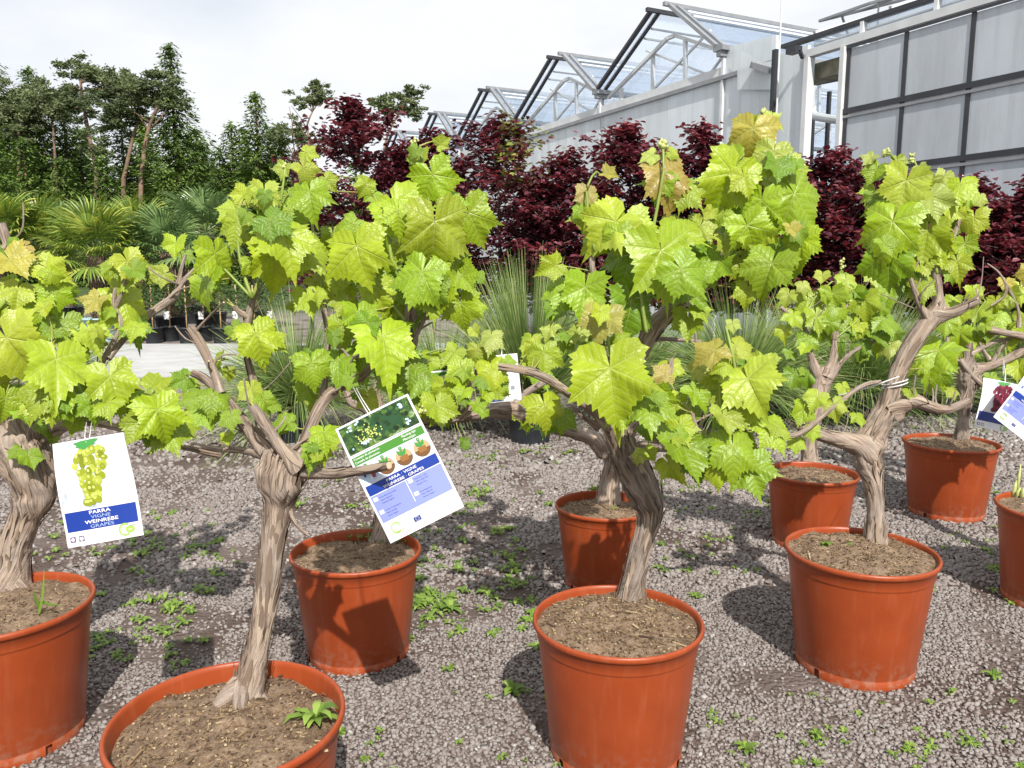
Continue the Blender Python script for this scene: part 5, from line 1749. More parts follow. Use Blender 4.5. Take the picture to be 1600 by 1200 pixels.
class Card:
    """a printed card; u to the right and v down, both in metres on a card of W x H"""
    def __init__(self, name, label, tl, tr, bl, d, group=None, ddr=0.0, ddb=0.0):
        A, B, C_ = at(*tl, d), at(*tr, d + ddr), at(*bl, d + ddb)
        self.U, self.V = (B - A), (C_ - A)
        self.W, self.H = self.U.length, self.V.length
        self.U.normalize()
        self.V = (self.V - self.U * self.V.dot(self.U)).normalized()
        self.N = self.V.cross(self.U).normalized()
        if self.N.dot(A - CAM) > 0:
            self.N = -self.N
        self.A = A
        self.root = thing(name, label, 'tag', A, group)
        mb = MB()
        nu, nv = 6, 8
        for lay in (0, -3):
            mb.add([self.p(i / nu, j / nv, lay) for j in range(nv + 1) for i in range(nu + 1)],
                   [(j * (nu + 1) + i, (j + 1) * (nu + 1) + i, (j + 1) * (nu + 1) + i + 1, j * (nu + 1) + i + 1) for j in range(nv) for i in range(nu)])
        mb.build('card', M['card'], self.root, True)

    def p(self, u, v, lay=0):
        return self.A + self.N * (0.010 * math.sin(math.pi * (0.75 * u + 0.5 * v)) + 0.004 * math.sin(5 * v + 2 * u)) + self.U * (u * self.W) + self.V * (v * self.H) + self.N * (0.00045 * lay)

    def quad(self, name, u0, v0, u1, v1, mat, lay=1):
        mb = MB()
        nu, nv = max(1, int((u1 - u0) * 8 + 0.5)), max(1, int((v1 - v0) * 10 + 0.5))
        mb.add([self.p(u0 + (u1 - u0) * i / nu, v0 + (v1 - v0) * j / nv, lay) for j in range(nv + 1) for i in range(nu + 1)],
               [(j * (nu + 1) + i, (j + 1) * (nu + 1) + i, (j + 1) * (nu + 1) + i + 1, j * (nu + 1) + i + 1) for j in range(nv) for i in range(nu)])
        return mb.build(name, mat, self.root, True)

    def blobs(self, name, lst, mat, lay=2, seg=14):
        """ellipses (u, v, ru, rv) as fractions of the card width"""
        mb = MB()
        asp = self.W / self.H
        for i, (u, v, ru, rv) in enumerate(lst):
            vs = [self.p(u + math.cos(6.283 * k / seg) * ru, v + math.sin(6.283 * k / seg) * rv * asp, lay + 0.25 * (i % 3)) for k in range(seg)]
            mb.add(vs, [tuple(range(seg))])
        return mb.build(name, mat, self.root)

    def poly(self, name, pts, mat, lay=2):
        mb = MB()
        mb.add([self.p(u, v, lay) for u, v in pts], [tuple(range(len(pts)))])
        return mb.build(name, mat, self.root)

    def ring(self, name, u, v, r, w, mat, lay=2, a0=0.0, a1=6.283, seg=22, flat=1.0):
        mb = MB()
        asp = self.W / self.H
        vs, fs = [], []
        for k in range(seg + 1):
            a = a0 + (a1 - a0) * k / seg
            for rr in (r - w, r + w):
                vs.append(self.p(u + math.cos(a) * rr, v + math.sin(a) * rr * asp * flat, lay))
        for k in range(seg):
            fs.append((k * 2, k * 2 + 1, k * 2 + 3, k * 2 + 2))
        mb.add(vs, fs)
        return mb.build(name, mat, self.root)

    def text(self, s, u, v, hfrac, mat, lay=3, bold=0.0, wmax=None, left=False, stretch=1.0):
        """hfrac: cap height as a fraction of card width"""
        g, fs, w, h = text_geo(s, bold)
        sc = hfrac * self.W / 0.72
        if wmax and w * sc > wmax * self.W:
            sc = wmax * self.W / w
        off = w * sc * stretch / 2 if left else 0
        vs = [self.p(u + (x * sc * stretch + off) / self.W, v - y * sc / self.H, lay) for x, y in g]
        mb = MB()
        mb.add(vs, fs)
        return mb.build('lettering', mat, self.root)

    def wire(self, u, v, target, target2=None):
        mb = MB()
        a = self.p(u, v, 2)
        t = Vector(target)
        t2 = Vector(target2 or target)
        tube_simple(mb, [a, a + self.N * 0.006 + (t - a) * 0.3, t], 0.0011, 5)
        tube_simple(mb, [self.p(u + 0.03, v, -4), a - self.N * 0.006 + (t2 - a) * 0.5, t2], 0.0011, 5)
        ln = (t - t2).length
        mb.build('wire', M['wire'], self.root, True)


def face_print(c, red=False):
    """front: grapes over a blue band"""
    c.quad('photo_print', 0.02, 0.015, 0.98, 0.655, M['p_cloth'], 1)
    c.poly('leaf_print', [(0.30, 0.03), (0.42, 0.015), (0.62, 0.01), (0.67, 0.02), (0.60, 0.05), (0.62, 0.06), (0.52, 0.075), (0.45, 0.11), (0.38, 0.08), (0.34, 0.07), (0.36, 0.055)], M['p_leaf'], 2)
    rg = random.Random(5)
    gr = []
    for i in range(9):
        t = i / 8
        half = (0.12, 0.17, 0.19, 0.17, 0.14, 0.11, 0.08, 0.06, 0.07)[i]
        for k in range(6):
            u = 0.52 - 0.07 * t + (k - 2.5) / 2.5 * half + rg.uniform(-0.02, 0.02)
            gr.append((u, 0.12 + 0.47 * t + rg.uniform(-0.02, 0.02), rg.uniform(0.038, 0.05), rg.uniform(0.045, 0.062)))
    gr += [(0.70, 0.20, 0.05, 0.04), (0.33, 0.19, 0.05, 0.05), (0.36, 0.60, 0.05, 0.05), (0.44, 0.60, 0.045, 0.05), (0.70, 0.13, 0.035, 0.045)]
    c.blobs('grape_print', gr, M['p_red'] if red else M['p_grape'], 3)
    if not red:
        c.blobs('grape_shine_print', [(u - 0.008, v - 0.008, ru * 0.45, rv * 0.4) for u, v, ru, rv in gr[::2]], grape_hi, 4, 10)
    c.quad('band_print', 0.035, 0.672, 0.965, 0.858, M['p_blue'] if not red else M['p_navy'], 2)
    if not red:
        c.text('PARRA', 0.50, 0.699, 0.047, M['p_white'], 4, 0.014, stretch=1.4)
        c.text('VIGNE', 0.50, 0.743, 0.046, M['p_pale'], 4, 0.0, stretch=1.4)
        c.text('WEINREBE', 0.50, 0.788, 0.047, M['p_white'], 4, 0.014, stretch=1.4)
        c.text('GRAPES', 0.50, 0.832, 0.046, M['p_pale'], 4, 0.0, stretch=1.4)
    c.quad('icon_print', 0.05, 0.905, 0.125, 0.958, M['p_purple'], 2)
    c.quad('icon_print', 0.165, 0.905, 0.24, 0.958, M['p_purple'], 2)
    c.blobs('icon_print', [(0.0875, 0.931, 0.022, 0.022)], M['p_white'], 3)
    c.poly('icon_print', [(0.18, 0.915), (0.20, 0.920), (0.225, 0.914), (0.228, 0.94), (0.203, 0.953), (0.178, 0.94)], M['p_white'], 3)
    c.ring('logo_print', 0.78, 0.915, 0.075, 0.012, M['p_lime'], 3, 0.9, 5.4)
    c.blobs('logo_print', [(0.845, 0.918, 0.062, 0.05)], M['p_lime'], 3)
    c.poly('logo_print', [(0.83, 0.888), (0.845, 0.885), (0.92, 0.878), (0.925, 0.882), (0.85, 0.892)], M['p_grey'], 4)
    c.text('viva', 0.845, 0.918, 0.026, M['p_white'], 5)
    for k in range(3):
        c.quad('small_print', 0.32, 0.888 + 0.022 * k, 0.32 + 0.17 - 0.02 * k, 0.892 + 0.022 * k, M['p_sky'], 2)


def back_print(c):
    """back: vine photograph, planting tips, the lilac table"""
    c.quad('photo_print', 0.03, 0.015, 0.975, 0.245, M['p_photo'], 1)
    c.poly('leaf_print', [(0.40, 0.10), (0.48, 0.04), (0.60, 0.035), (0.74, 0.02), (0.82, 0.06), (0.80, 0.12), (0.86, 0.16), (0.76, 0.20), (0.66, 0.235), (0.58, 0.21), (0.50, 0.20), (0.47, 0.15)], print_mat_leafdark, 2)
    rq = random.Random(3)
    c.blobs('foliage_print', [(rq.uniform(0.08, 0.93), rq.uniform(0.035, 0.225), rq.uniform(0.012, 0.05), rq.uniform(0.010, 0.035)) for _ in range(60)], foliage_pr, 2.3, 7)
    c.blobs('blossom_print', [(rq.gauss(0.36, 0.09), rq.gauss(0.15, 0.035), 0.010, 0.010) for _ in range(60)], grape_hi, 3.2, 6)
    c.blobs('sky_print', [(rq.choice((0.14, 0.28, 0.88)) + rq.gauss(0, 0.03), rq.choice((0.05, 0.2)) + rq.gauss(0, 0.012), rq.uniform(0.01, 0.03), 0.014) for _ in range(22)], M['p_sky'], 3.6, 7)['kind'] = 'stuff'
    c.quad('small_print', 0.03, 0.252, 0.975, 0.256, M['p_grey'], 2)
    c.quad('band_print', 0.03, 0.268, 0.975, 0.335, M['p_green'], 2)
    c.text('Consejos de plantacion', 0.05, 0.287, 0.027, M['p_white'], 4, 0.01, 0.42, True)
    c.text('Conseils de plantation', 0.05, 0.316, 0.027, M['p_white'], 4, 0.01, 0.42, True)
    c.text('Planting tips', 0.70, 0.287, 0.028, M['p_white'], 4, 0.01, 0.26, True)
    c.text('Pflanztipps', 0.70, 0.316, 0.028, M['p_white'], 4, 0.01, 0.26, True)
    c.quad('panel_print', 0.03, 0.335, 0.975, 0.505, print_mat_pale, 1)
    rg = random.Random(9)
    for i, u in enumerate((0.15, 0.38, 0.62, 0.86)):
        v = 0.435
        c.blobs('round_print', [(u, v, 0.105, 0.105)], M['p_tan'] if i else M['p_sky'], 2, 24)
        arc = [(u + 0.105 * math.cos(a), v + 0.105 * math.sin(a) * c.W / c.H) for a in [0.1 + k * 0.2968 for k in range(11)]]
        if i:
            c.poly('soil_print', arc, M['p_brown'], 3)
            sp = [(u - 0.05, v - 0.03), (u - 0.06, v - 0.075), (u - 0.015, v - 0.045), (u, v - 0.09), (u + 0.012, v - 0.045), (u + 0.06, v - 0.07), (u + 0.045, v - 0.03), (u, v - 0.012)]
            c.poly('plant_print', sp, M['p_leaf'], 4)
            c.quad('clod_print', u - 0.05, v - 0.015, u + 0.05, v + 0.03, clod_mat, 4)
        else:
            c.quad('bucket_print', u - 0.005, v - 0.04, u + 0.012, v + 0.06, M['p_white'], 3)
            c.poly('bucket_print', [(u + 0.02, v - 0.01), (u + 0.075, v - 0.01), (u + 0.065, v + 0.04), (u + 0.03, v + 0.04)], red_mat, 4)
            c.quad('bucket_print', u - 0.07, v - 0.03, u - 0.045, v + 0.01, M['p_navy'], 4)
        c.blobs('number_print', [(u, 0.357, 0.022, 0.022)], M['p_green'], 3)
        c.text(str(i + 1), u, 0.357, 0.022, M['p_white'], 5)
    c.quad('band_print', 0.03, 0.515, 0.975, 0.598, M['p_blue'], 2)
    c.text('PARRA · VIGNE', 0.50, 0.540, 0.036, M['p_white'], 4, 0.010, stretch=1.2)
    c.text('WEINREBE · GRAPES', 0.50, 0.576, 0.036, M['p_white'], 4, 0.010, stretch=1.2)
    c.quad('panel_print', 0.03, 0.606, 0.975, 0.832, M['p_lilac'], 2)
    c.quad('divider_print', 0.497, 0.606, 0.505, 0.79, M['p_white'], 3)
    words = (('Fruto: Racimos grandes', 'Arbol: Vigoroso', 'Cosecha: Agosto'), ('Fruit: Gros, raisin', 'Arbre: Vigoureux', 'Recolte: Aout'),
             ('Frucht: Traubengross', 'Baum: Kraftig', 'Ernte: August'), ('Fruit: Big grapes', 'Tree: Vigorous', 'Harvest: August'))
    for q, (u, v) in enumerate(((0.06, 0.635), (0.535, 0.625), (0.06, 0.745), (0.535, 0.735))):
        c.quad('icon_print', u - 0.01, v - 0.012, u + 0.045, v + 0.018, M['p_white'], 3)
        c.text(('E', 'F', 'D', 'GB')[q], u + 0.018, v + 0.003, 0.018, M['p_blue'], 4, 0, 0.04)
        for k in range(3):
            c.text(words[q][k], u + 0.07, v + 0.005 + k * 0.024, 0.017, M['p_navy'], 3, 0.0, 0.32, True)
    c.ring('logo_print', 0.155, 0.905, 0.062, 0.006, M['p_lime'], 3, 1.0, 6.0)
    c.ring('logo_print', 0.155, 0.905, 0.042, 0.004, M['p_lime'], 3, 3.2, 6.6)
    c.quad('logo_print', 0.09, 0.935, 0.23, 0.941, M['p_lime'], 3)
    c.quad('logo_print', 0.10, 0.950, 0.22, 0.954, M['p_lime'], 3)
    c.quad('flag_print', 0.385, 0.898, 0.475, 0.936, M['p_navy'], 3)
    c.blobs('star_print', [(0.43 + 0.022 * math.cos(k * 0.5236), 0.917 + 0.022 * math.sin(k * 0.5236) * c.W / c.H, 0.0035, 0.0035) for k in range(12)], M['p_white'], 4, 6)
    for k, (a, b) in enumerate(((0.55, 0.93), (0.55, 0.85), (0.50, 0.62), (0.72, 0.8))):
        c.quad('small_print', a, 0.872 + 0.022 * k, b, 0.876 + 0.022 * k, M['p_sky'], 2)


grape_hi = print_mat('print_grape_shine', (0.46, 0.52, 0.14))
foliage_pr = island_mat('print_foliage', [(0.0, (0.006, 0.016, 0.005)), (0.6, (0.018, 0.060, 0.012)), (1.0, (0.08, 0.17, 0.03))], 0.35)
print_mat_leafdark = print_mat('print_dark_leaf', (0.012, 0.060, 0.018))
print_mat_pale = print_mat('print_pale', (0.62, 0.70, 0.80))
clod_mat = print_mat('print_clod', (0.26, 0.12, 0.03))
red_mat = print_mat('print_red', (0.35, 0.03, 0.05))

c = Card('plant_tag', 'tag with a bunch of green grapes reading PARRA VIGNE WEINREBE GRAPES', (82, 694), (196, 675), (106, 856), 1.72, 'grape tags')
face_print(c)
c.wire(0.5, 0.035, at(135, 660, 1.80), at(143, 661, 1.86))
c = Card('plant_tag', 'tilted planting tips tag with green band and lilac panel behind a cut arm', (524, 671), (638, 615), (619, 844), V1D - 0.15, 'grape tags')
back_print(c)
c.wire(0.47, 0.03, at(549, 600, V1D), at(552, 598, V1D + 0.02))
c = Card('plant_tag', 'planting tips tag cut off by the right edge of the picture', (1616, 563), (1678, 609), (1545, 647), 2.45, 'grape tags')
back_print(c)
c.wire(0.5, 0.03, at(1650, 575, 2.5))
c = Card('plant_tag', 'tag with dark red grapes partly hidden at the right edge', (1537, 590), (1596, 603), (1538, 667), 2.62, 'grape tags')
face_print(c, True)
c.wire(0.5, 0.03, at(1568, 562, 2.7))
c = Card('plant_tag', 'white and blue tag seen behind the pale cut arm at centre', (758, 557), (808, 552), (762, 630), 3.15, 'grape tags')
c.quad('panel_print', 0.06, 0.55, 0.50, 0.95, M['p_lilac'], 2)
c.quad('band_print', 0.0, 0.80, 0.44, 0.985, M['p_navy'], 3)
for k in range(5):
    c.quad('small_print', 0.56 + 0.075 * k, 0.10, 0.575 + 0.075 * k, 0.70 - 0.06 * (k % 3), M['p_sky'], 2)
c.quad('flag_print', 0.70, 0.68, 0.82, 0.76, M['p_grey'], 3)
c.wire(0.5, 0.03, at(785, 540, 3.2))
c = Card('plant_tag', 'white-edged tag with leaf photo glimpsed among leaves left of centre', (664, 563), (700, 560), (669, 614), 3.0, 'grape tags')
c.quad('photo_print', 0.06, 0.04, 0.94, 0.35, M['p_photo'], 1)
c.quad('band_print', 0.06, 0.40, 0.94, 0.50, M['p_green'], 1)
c.quad('panel_print', 0.06, 0.62, 0.94, 0.85, M['p_lilac'], 1)
c.wire(0.5, 0.03, at(685, 548, 3.0))

# ------------------------------------------------------------------ black pots, spiky plants
def simple_pot(root, R, ht, mat, soil=True, seg=32):
    x0, y0_, z0 = origin_of(root)
    prof = [(0.80, 0), (0.97, 0.93), (1.03, 0.935), (1.03, 1.0), (0.96, 1.0), (0.94, 0.9)]
    vs, fs = [], []
    for (r, z) in prof:
        for k in range(seg):
            a = 2 * math.pi * k / seg
            rib = 1.0 + (0.012 if k % 2 else 0)
            vs.append((x0 + math.cos(a) * r * R * rib, y0_ + math.sin(a) * r * R * rib, z0 + z * ht))
    for i in range(len(prof) - 1):
        for k in range(seg):
            k2 = (k + 1) % seg
            fs.append((i * seg + k, i * seg + k2, (i + 1) * seg + k2, (i + 1) * seg + k))
    part('pot', vs, fs, mat, root)
    if soil:
        vs = [(x0, y0_, z0 + ht * 0.93)] + [(x0 + math.cos(6.283 * k / 20) * R * 0.955, y0_ + math.sin(6.283 * k / 20) * R * 0.955, z0 + ht * 0.92) for k in range(20)]
        part('soil', vs, [(0, 1 + k, 1 + (k + 1) % 20) for k in range(20)], M['soil'], root)


def spiky(label, px, py, R, ht, nbl, length, lean, seed, up=0.0, z0=None):
    """px,py: foot of the pot on the ground"""
    g = ground(px, py)
    root = thing('spiky_grass_plant', label, 'plant', (g.x, g.y, 0), 'spiky plants behind the vines')
    simple_pot(root, R, ht, M['blackpot'])
    rg = random.Random(seed)
    mb = MB()
    c = Vector((g.x, g.y, ht * 0.95))
    for i in range(int(nbl * 3.2)):
        a = rg.random() * 6.283
        el = math.radians(rg.triangular(5, 86, 48)) if not up else math.radians(rg.triangular(up, 89, 80))
        d = Vector((math.cos(a) * math.cos(el), math.sin(a) * math.cos(el), math.sin(el)))
        L = length * rg.uniform(0.75, 1.15)
        rg_l = rg.uniform(0.4, 1.5)
        w = rg.uniform(0.0026, 0.005)
        s = d.cross(Vector((0, 0, 1)))
        if s.length < 1e-3:
            s = Vector((1, 0, 0))
        s.normalize()
        s = (s * math.cos(a * 3) + s.cross(d) * math.sin(a * 3)) * w
        pts = []
        for t in (0, 0.3, 0.6, 0.85, 1.0):
            p = c + d * L * t + Vector((0, 0, -(lean + 0.22) * rg_l * L * t * t * (0.25 + 0.75 * math.cos(el)))) + Vector((math.cos(a), math.sin(a), 0)) * 0.03
            if p.z < 0.03:
                p.z = 0.03
            pts.append(p)
        vs = []
        for t, p in zip((0, 0.3, 0.6, 0.85, 1.0), pts):
            k = 1 - 0.85 * t
            vs += [p - s * k, p + s * k]
        mb.add(vs, [(2 * q, 2 * q + 1, 2 * q + 3, 2 * q + 2) for q in range(4)])
    mb.build('foliage', M['grass'], root, False, 'stuff')
    cr = MB()
    tube_simple(cr, [c - Vector((0, 0, 0.03)), c + Vector((0, 0, 0.05))], [0.07, 0.04], 12)
    cr.build('crown', M['palm_trunk'], root, True)


spiky('spiky fine-leaved plant in a black pot behind the front left vine', 470, 690, 0.17, 0.30, 850, 0.92, 0.35, 1)
spiky('tall upright tuft of stiff blades behind the pale cut arm', 828, 690, 0.18, 0.30, 800, 1.12, 0.16, 2, 22)
spiky('spiky plant filling the gap left of the upright tuft', 690, 668, 0.17, 0.28, 600, 0.85, 0.35, 3)
spiky('spiky plant behind the right arm of the kinked vine', 1150, 675, 0.18, 0.30, 900, 1.0, 0.28, 4)
spiky('spiky plant in a black pot left of the leaning vine', 1345, 665, 0.19, 0.30, 800, 1.0, 0.22, 5)
spiky('spiky plant in a black pot right of the leaning vine', 1470, 650, 0.18, 0.28, 600, 0.9, 0.30, 6)
spiky('spiky plant at the right edge below the copper beeches', 1580, 640, 0.18, 0.30, 800, 1.05, 0.35, 7)
spiky('spiky plant left of the leftmost palm pot', 92, 640, 0.17, 0.28, 260, 0.85, 0.30, 8)
spiky('spiky plant tucked behind the kinked trunk', 985, 660, 0.17, 0.28, 600, 0.9, 0.30, 9)
spiky('spiky plant behind the low bushy vine', 1250, 655, 0.17, 0.28, 700, 0.95, 0.28, 10)

# ------------------------------------------------------------------ copper beeches
def beech(label, px, d, top_y, half_px, seed, leaves=3600, green_tips=False, low=0.75, slim=1.0):
    p = at(px, 430, d)
    root = thing('copper_beech', label, 'tree', (p.x, p.y, 0), 'copper beeches in front of the greenhouse')
    simple_pot(root, 0.24, 0.36, M['blackpot'])
    rg = random.Random(seed)
    H = at(px, top_y, d).z
    half = half_px * 1.2 * d / F
    tm_, lm, gm_ = MB(), MB(), MB()
    top = Vector((p.x + rg.uniform(-0.05, 0.05), p.y, H - 0.12))
    stem = [Vector((p.x, p.y, 0.3)), Vector((p.x + rg.uniform(-0.05, 0.05), p.y, H * 0.35)), Vector((p.x + rg.uniform(-0.08, 0.08), p.y, H * 0.7)), top]
    st, sr = catmull(stem, [0.026, 0.022, 0.014, 0.004], 0.12)
    tube_simple(tm_, st, sr, 7)
    twigs = []
    nb = 64
    for i in range(nb):
        t = (i + rg.random()) / nb
        z = low + (H - 0.15 - low) * t
        base = min(st, key=lambda q: abs(q.z - z))
        a = rg.random() * 6.283
        prof = 1.12 * min(1.0, (1.08 - t) * 2.2) ** 0.8 * (0.8 + 0.2 * (1 - t))
        L = half * prof * rg.uniform(0.7, 1.25)
        e_ = base + Vector((math.cos(a) * L, math.sin(a) * L * 0.75, L * rg.uniform(0.25, 0.75)))
        if e_.z > H:
            e_.z = H - rg.random() * 0.1
        mid = (base + e_) / 2 + Vector((0, 0, 0.04))
        tube_simple(tm_, [base, mid, e_], [0.007, 0.005, 0.002], 5)
        twigs.append((base, mid, e_))
        for _ in range(3):
            f = rg.uniform(0.35, 0.95)
            q = base.lerp(e_, f)
            b = rg.random() * 6.283
            l2 = L * rg.uniform(0.3, 0.6)
            e2 = q + Vector((math.cos(b) * l2, math.sin(b) * l2 * 0.8, l2 * rg.uniform(-0.1, 0.7)))
            if e2.z < H + 0.02:
                tube_simple(tm_, [q, e2], [0.004, 0.0015], 4)
                twigs.append((q, (q + e2) / 2, e2))
    for i in range(5):
        e_ = top + Vector((rg.uniform(-0.12, 0.12), rg.uniform(-0.1, 0.1), rg.uniform(0.0, 0.16)))
        twigs.append((top - Vector((0, 0, 0.25)), top, e_))
    wsum = [((b - a).length + (c_ - b).length) + 0.08 for a, b, c_ in twigs]
    tot = sum(wsum)
    for (a, b, c_), w in zip(twigs, wsum):
        m = max(3, int(leaves * 1.9 * w / tot))
        for _ in range(m):
            t = rg.uniform(0.12, 1.03)
            q = a.lerp(b, t * 2) if t < 0.5 else b.lerp(c_, (t - 0.5) * 2)
            q = q + Vector((rg.gauss(0, 0.04), rg.gauss(0, 0.04), rg.gauss(0, 0.028)))
            ang = rg.random() * 6.283
            dr = Vector((math.cos(ang), math.sin(ang), rg.uniform(-0.55, 0.35))).normalized()
            sd = dr.cross(Vector((rg.gauss(0, 0.35), rg.gauss(0, 0.35), 1))).normalized()
            up_ = sd.cross(dr)
            l = rg.uniform(0.052, 0.084)
            ww = l * rg.uniform(0.29, 0.38)
            vs = [q, q + dr * l * 0.3 - sd * ww + up_ * 0.007, q + dr * l * 0.7 - sd * ww * 0.8 + up_ * 0.004, q + dr * l - up_ * 0.010,
                  q + dr * l * 0.7 + sd * ww * 0.8 + up_ * 0.004, q + dr * l * 0.3 + sd * ww + up_ * 0.007]
            fs = [(0, 3, 2, 1), (0, 5, 4, 3)]
            tip = green_tips and q.z > H - 0.75 and q.x > p.x - 0.02 and rg.random() < 0.42
            (gm_ if tip else lm).add(vs, fs)
    tm_.build('trunk', M['beech_bark'], root, True)
    lm.build('crown', M['beech'], root, True, 'stuff')
    if gm_.v:
        gm_.build('green_tips', M['beech_tip'], root, True, 'stuff')


beech('tallest copper beech, at the left end of the row', 564, 8.8, 160, 84, 1, 4300)
beech('copper beech just right of the tallest one, reddish and narrow', 672, 8.7, 205, 62, 2, 2600)
beech('dark slender copper beech with yellow-green tips at its top', 782, 8.5, 184, 82, 3, 3200, True)
beech('short pinkish copper beech before the pale greenhouse wall', 885, 8.3, 236, 66, 4, 2900)
beech('copper beech with a tufted top above the bronze vine leaf', 975, 8.2, 192, 70, 5, 3200)
beech('copper beech with a small pointed top left of the tall vine shoot', 1092, 8.1, 200, 72, 6, 3200)
beech('copper beech behind the tall vine shoot', 1195, 8.0, 250, 72, 7, 3000)
beech('dark red copper beech in front of the open doorway', 1300, 7.8, 233, 78, 8, 3400)
beech('copper beech behind the crown of the leaning vine', 1412, 7.5, 268, 78, 9, 3200)
beech('low copper beech under the lower panels of the hall', 1510, 7.2, 280, 74, 10, 2900)
beech('copper beech cut off by the right edge', 1605, 7.0, 280, 80, 11, 3000)
# a low reddish one peeping out at the left end
beech('small reddish beech peeping out left of the tallest one', 484, 9.4, 222, 34, 12, 700)

for i_, (x_, y_, h_, w_) in enumerate(((622, 222, 50, 'between the tallest beech and its narrow neighbour'), (728, 226, 52, 'left of the one with yellow-green tips'),
                                     (838, 262, 46, 'right of the one with yellow-green tips'), (930, 250, 50, 'between the pinkish one and the tufted one'),
                                     (1036, 238, 52, 'right behind the bronze vine leaf'), (1145, 240, 52, 'left of the tall vine shoot'), (1248, 258, 50, 'right of the tall vine shoot'),
                                     (1358, 266, 50, 'left of the leaning vine crown'), (1462, 286, 52, 'right behind the leaning vine crown'), (1560, 290, 50, 'next to the right edge'))):
    beech('back-row copper beech ' + w_, x_, 9.1 - 0.0017 * (x_ - 560), y_ + 16, h_, 70 + i_, 1300)

# ------------------------------------------------------------------ palms and potted shrubs
def frond_mesh(seed, mat):
    rg = random.Random(seed)
    mb = MB()
    tube_simple(mb, [(0, 0, 0), (0, 0.25, 0.01), (0, 0.5, 0.0)], [0.010, 0.008, 0.006], 5)
    n = 34
    for i in range(n):
        a = math.radians(-118 + 236 * i / (n - 1) + rg.uniform(-2, 2))
        L = 0.56 * (0.72 + 0.28 * math.cos(a * 0.7)) * rg.uniform(0.92, 1.05)
        d = Vector((math.sin(a), math.cos(a), 0))
        s = Vector((d.y, -d.x, 0))
        w = 0.017
        c = Vector((0, 0.5, 0))
        vs = []
        dro = rg.uniform(0.03, 0.16)
        for t, k in ((0.04, 0.25), (0.45, 1.0), (0.8, 0.75), (1.0, 0.05)):
            p = c + d * L * t + Vector((0, 0, 0.06 * math.sin(t * 2.5) * math.cos(a) - dro * t ** 4 - 0.05 * t * abs(math.sin(a))))
            vs += [p - s * w * k + Vector((0, 0, 0.006 * k)), p, p + s * w * k + Vector((0, 0, 0.006 * k))]
        fs = []
        for q in range(3):
            for j in range(2):
                fs.append((q * 3 + j, q * 3 + j + 1, q * 3 + j + 4, q * 3 + j + 3))
        mb.add(vs, fs)
    return mesh_of('frond', mb.v, mb.f, None, False, [mat])


FR = {'g': [frond_mesh(i, M['palm']) for i in range(3)], 'b': [frond_mesh(i + 7, M['palm_blue']) for i in range(2)]}


def palm(label, px, cy, d, scale, nf, kind, seed, pot='blackpot'):
    c = at(px, cy, d)
    root = thing('fan_palm', label, 'palm', (c.x, c.y, 0), 'fan palms beyond the road')
    rg = random.Random(seed)
    simple_pot(root, 0.26 * scale + 0.05, 0.42, M[pot])
    mb = MB()
    n = 10
    pts = [Vector((c.x, c.y, 0.36 + (c.z - 0.36) * i / n)) for i in range(n + 1)]
    tube_simple(mb, pts, [(0.10 + 0.035 * math.sin(i * 2.2) + 0.03 * i / n) * scale for i in range(n + 1)], 10)
    for i in range(40):
        z = 0.4 + (c.z - 0.4) * rg.random()
        a = rg.random() * 6.283
        p = Vector((c.x + math.cos(a) * 0.11 * scale, c.y + math.sin(a) * 0.11 * scale, z))
        mb.bar(p, p + Vector((math.cos(a) * 0.07, math.sin(a) * 0.07, 0.10)), 0.03, 0.015)
    mb.build('trunk', M['palm_trunk'], root)
    for i in range(nf):
        a = i * 2.399963 + rg.uniform(-0.2, 0.2)
        el = math.radians(78 - 105 * (i / nf) ** 0.9 + rg.uniform(-8, 8))
        d3 = Vector((math.cos(a) * math.cos(el), math.sin(a) * math.cos(el), math.sin(el)))
        sd = d3.cross(Vector((0, 0, 1))).normalized()
        up_ = sd.cross(d3)
        s = scale * rg.uniform(0.85, 1.1)
        o = bpy.data.objects.new('frond', rg.choice(FR[kind]))
        COL.objects.link(o)
        o.parent = root
        rel = c - root.location
        o.matrix_basis = Matrix(((sd.x * s, d3.x * s, up_.x * s, rel.x), (sd.y * s, d3.y * s, up_.y * s, rel.y), (sd.z * s, d3.z * s, up_.z * s, rel.z), (0, 0, 0, 1)))


palm('yellow-green fan palm with a fibrous trunk in a pale blue pot', 150, 400, 14.0, 1.05, 26, 'g', 1, 'bluepot')
palm('blue-green fan palm to the right of the big yellow-green one', 262, 395, 14.5, 0.95, 22, 'b', 2)
palm('fan palm rising behind the left vine shoots', 322, 362, 15.5, 1.0, 20, 'b', 3)
palm('fan palm left of the big yellow-green one', 62, 385, 15.0, 0.95, 22, 'g', 4)
palm('fan palm at the left edge with yellowing fronds', -5, 370, 14.5, 1.0, 22, 'g', 5)
palm('fan palm behind and between the two middle palms', 212, 372, 17.0, 1.0, 20, 'g', 6)
palm('pale fan palm low behind the left vine', 100, 372, 18.0, 1.0, 20, 'b', 7)
palm('fan palm at the far right of the palm group', 395, 395, 16.5, 0.9, 18, 'g', 8)
palm('fan palm in the back row behind the potted shrubs', 290, 385, 18.5, 1.0, 18, 'g', 9)

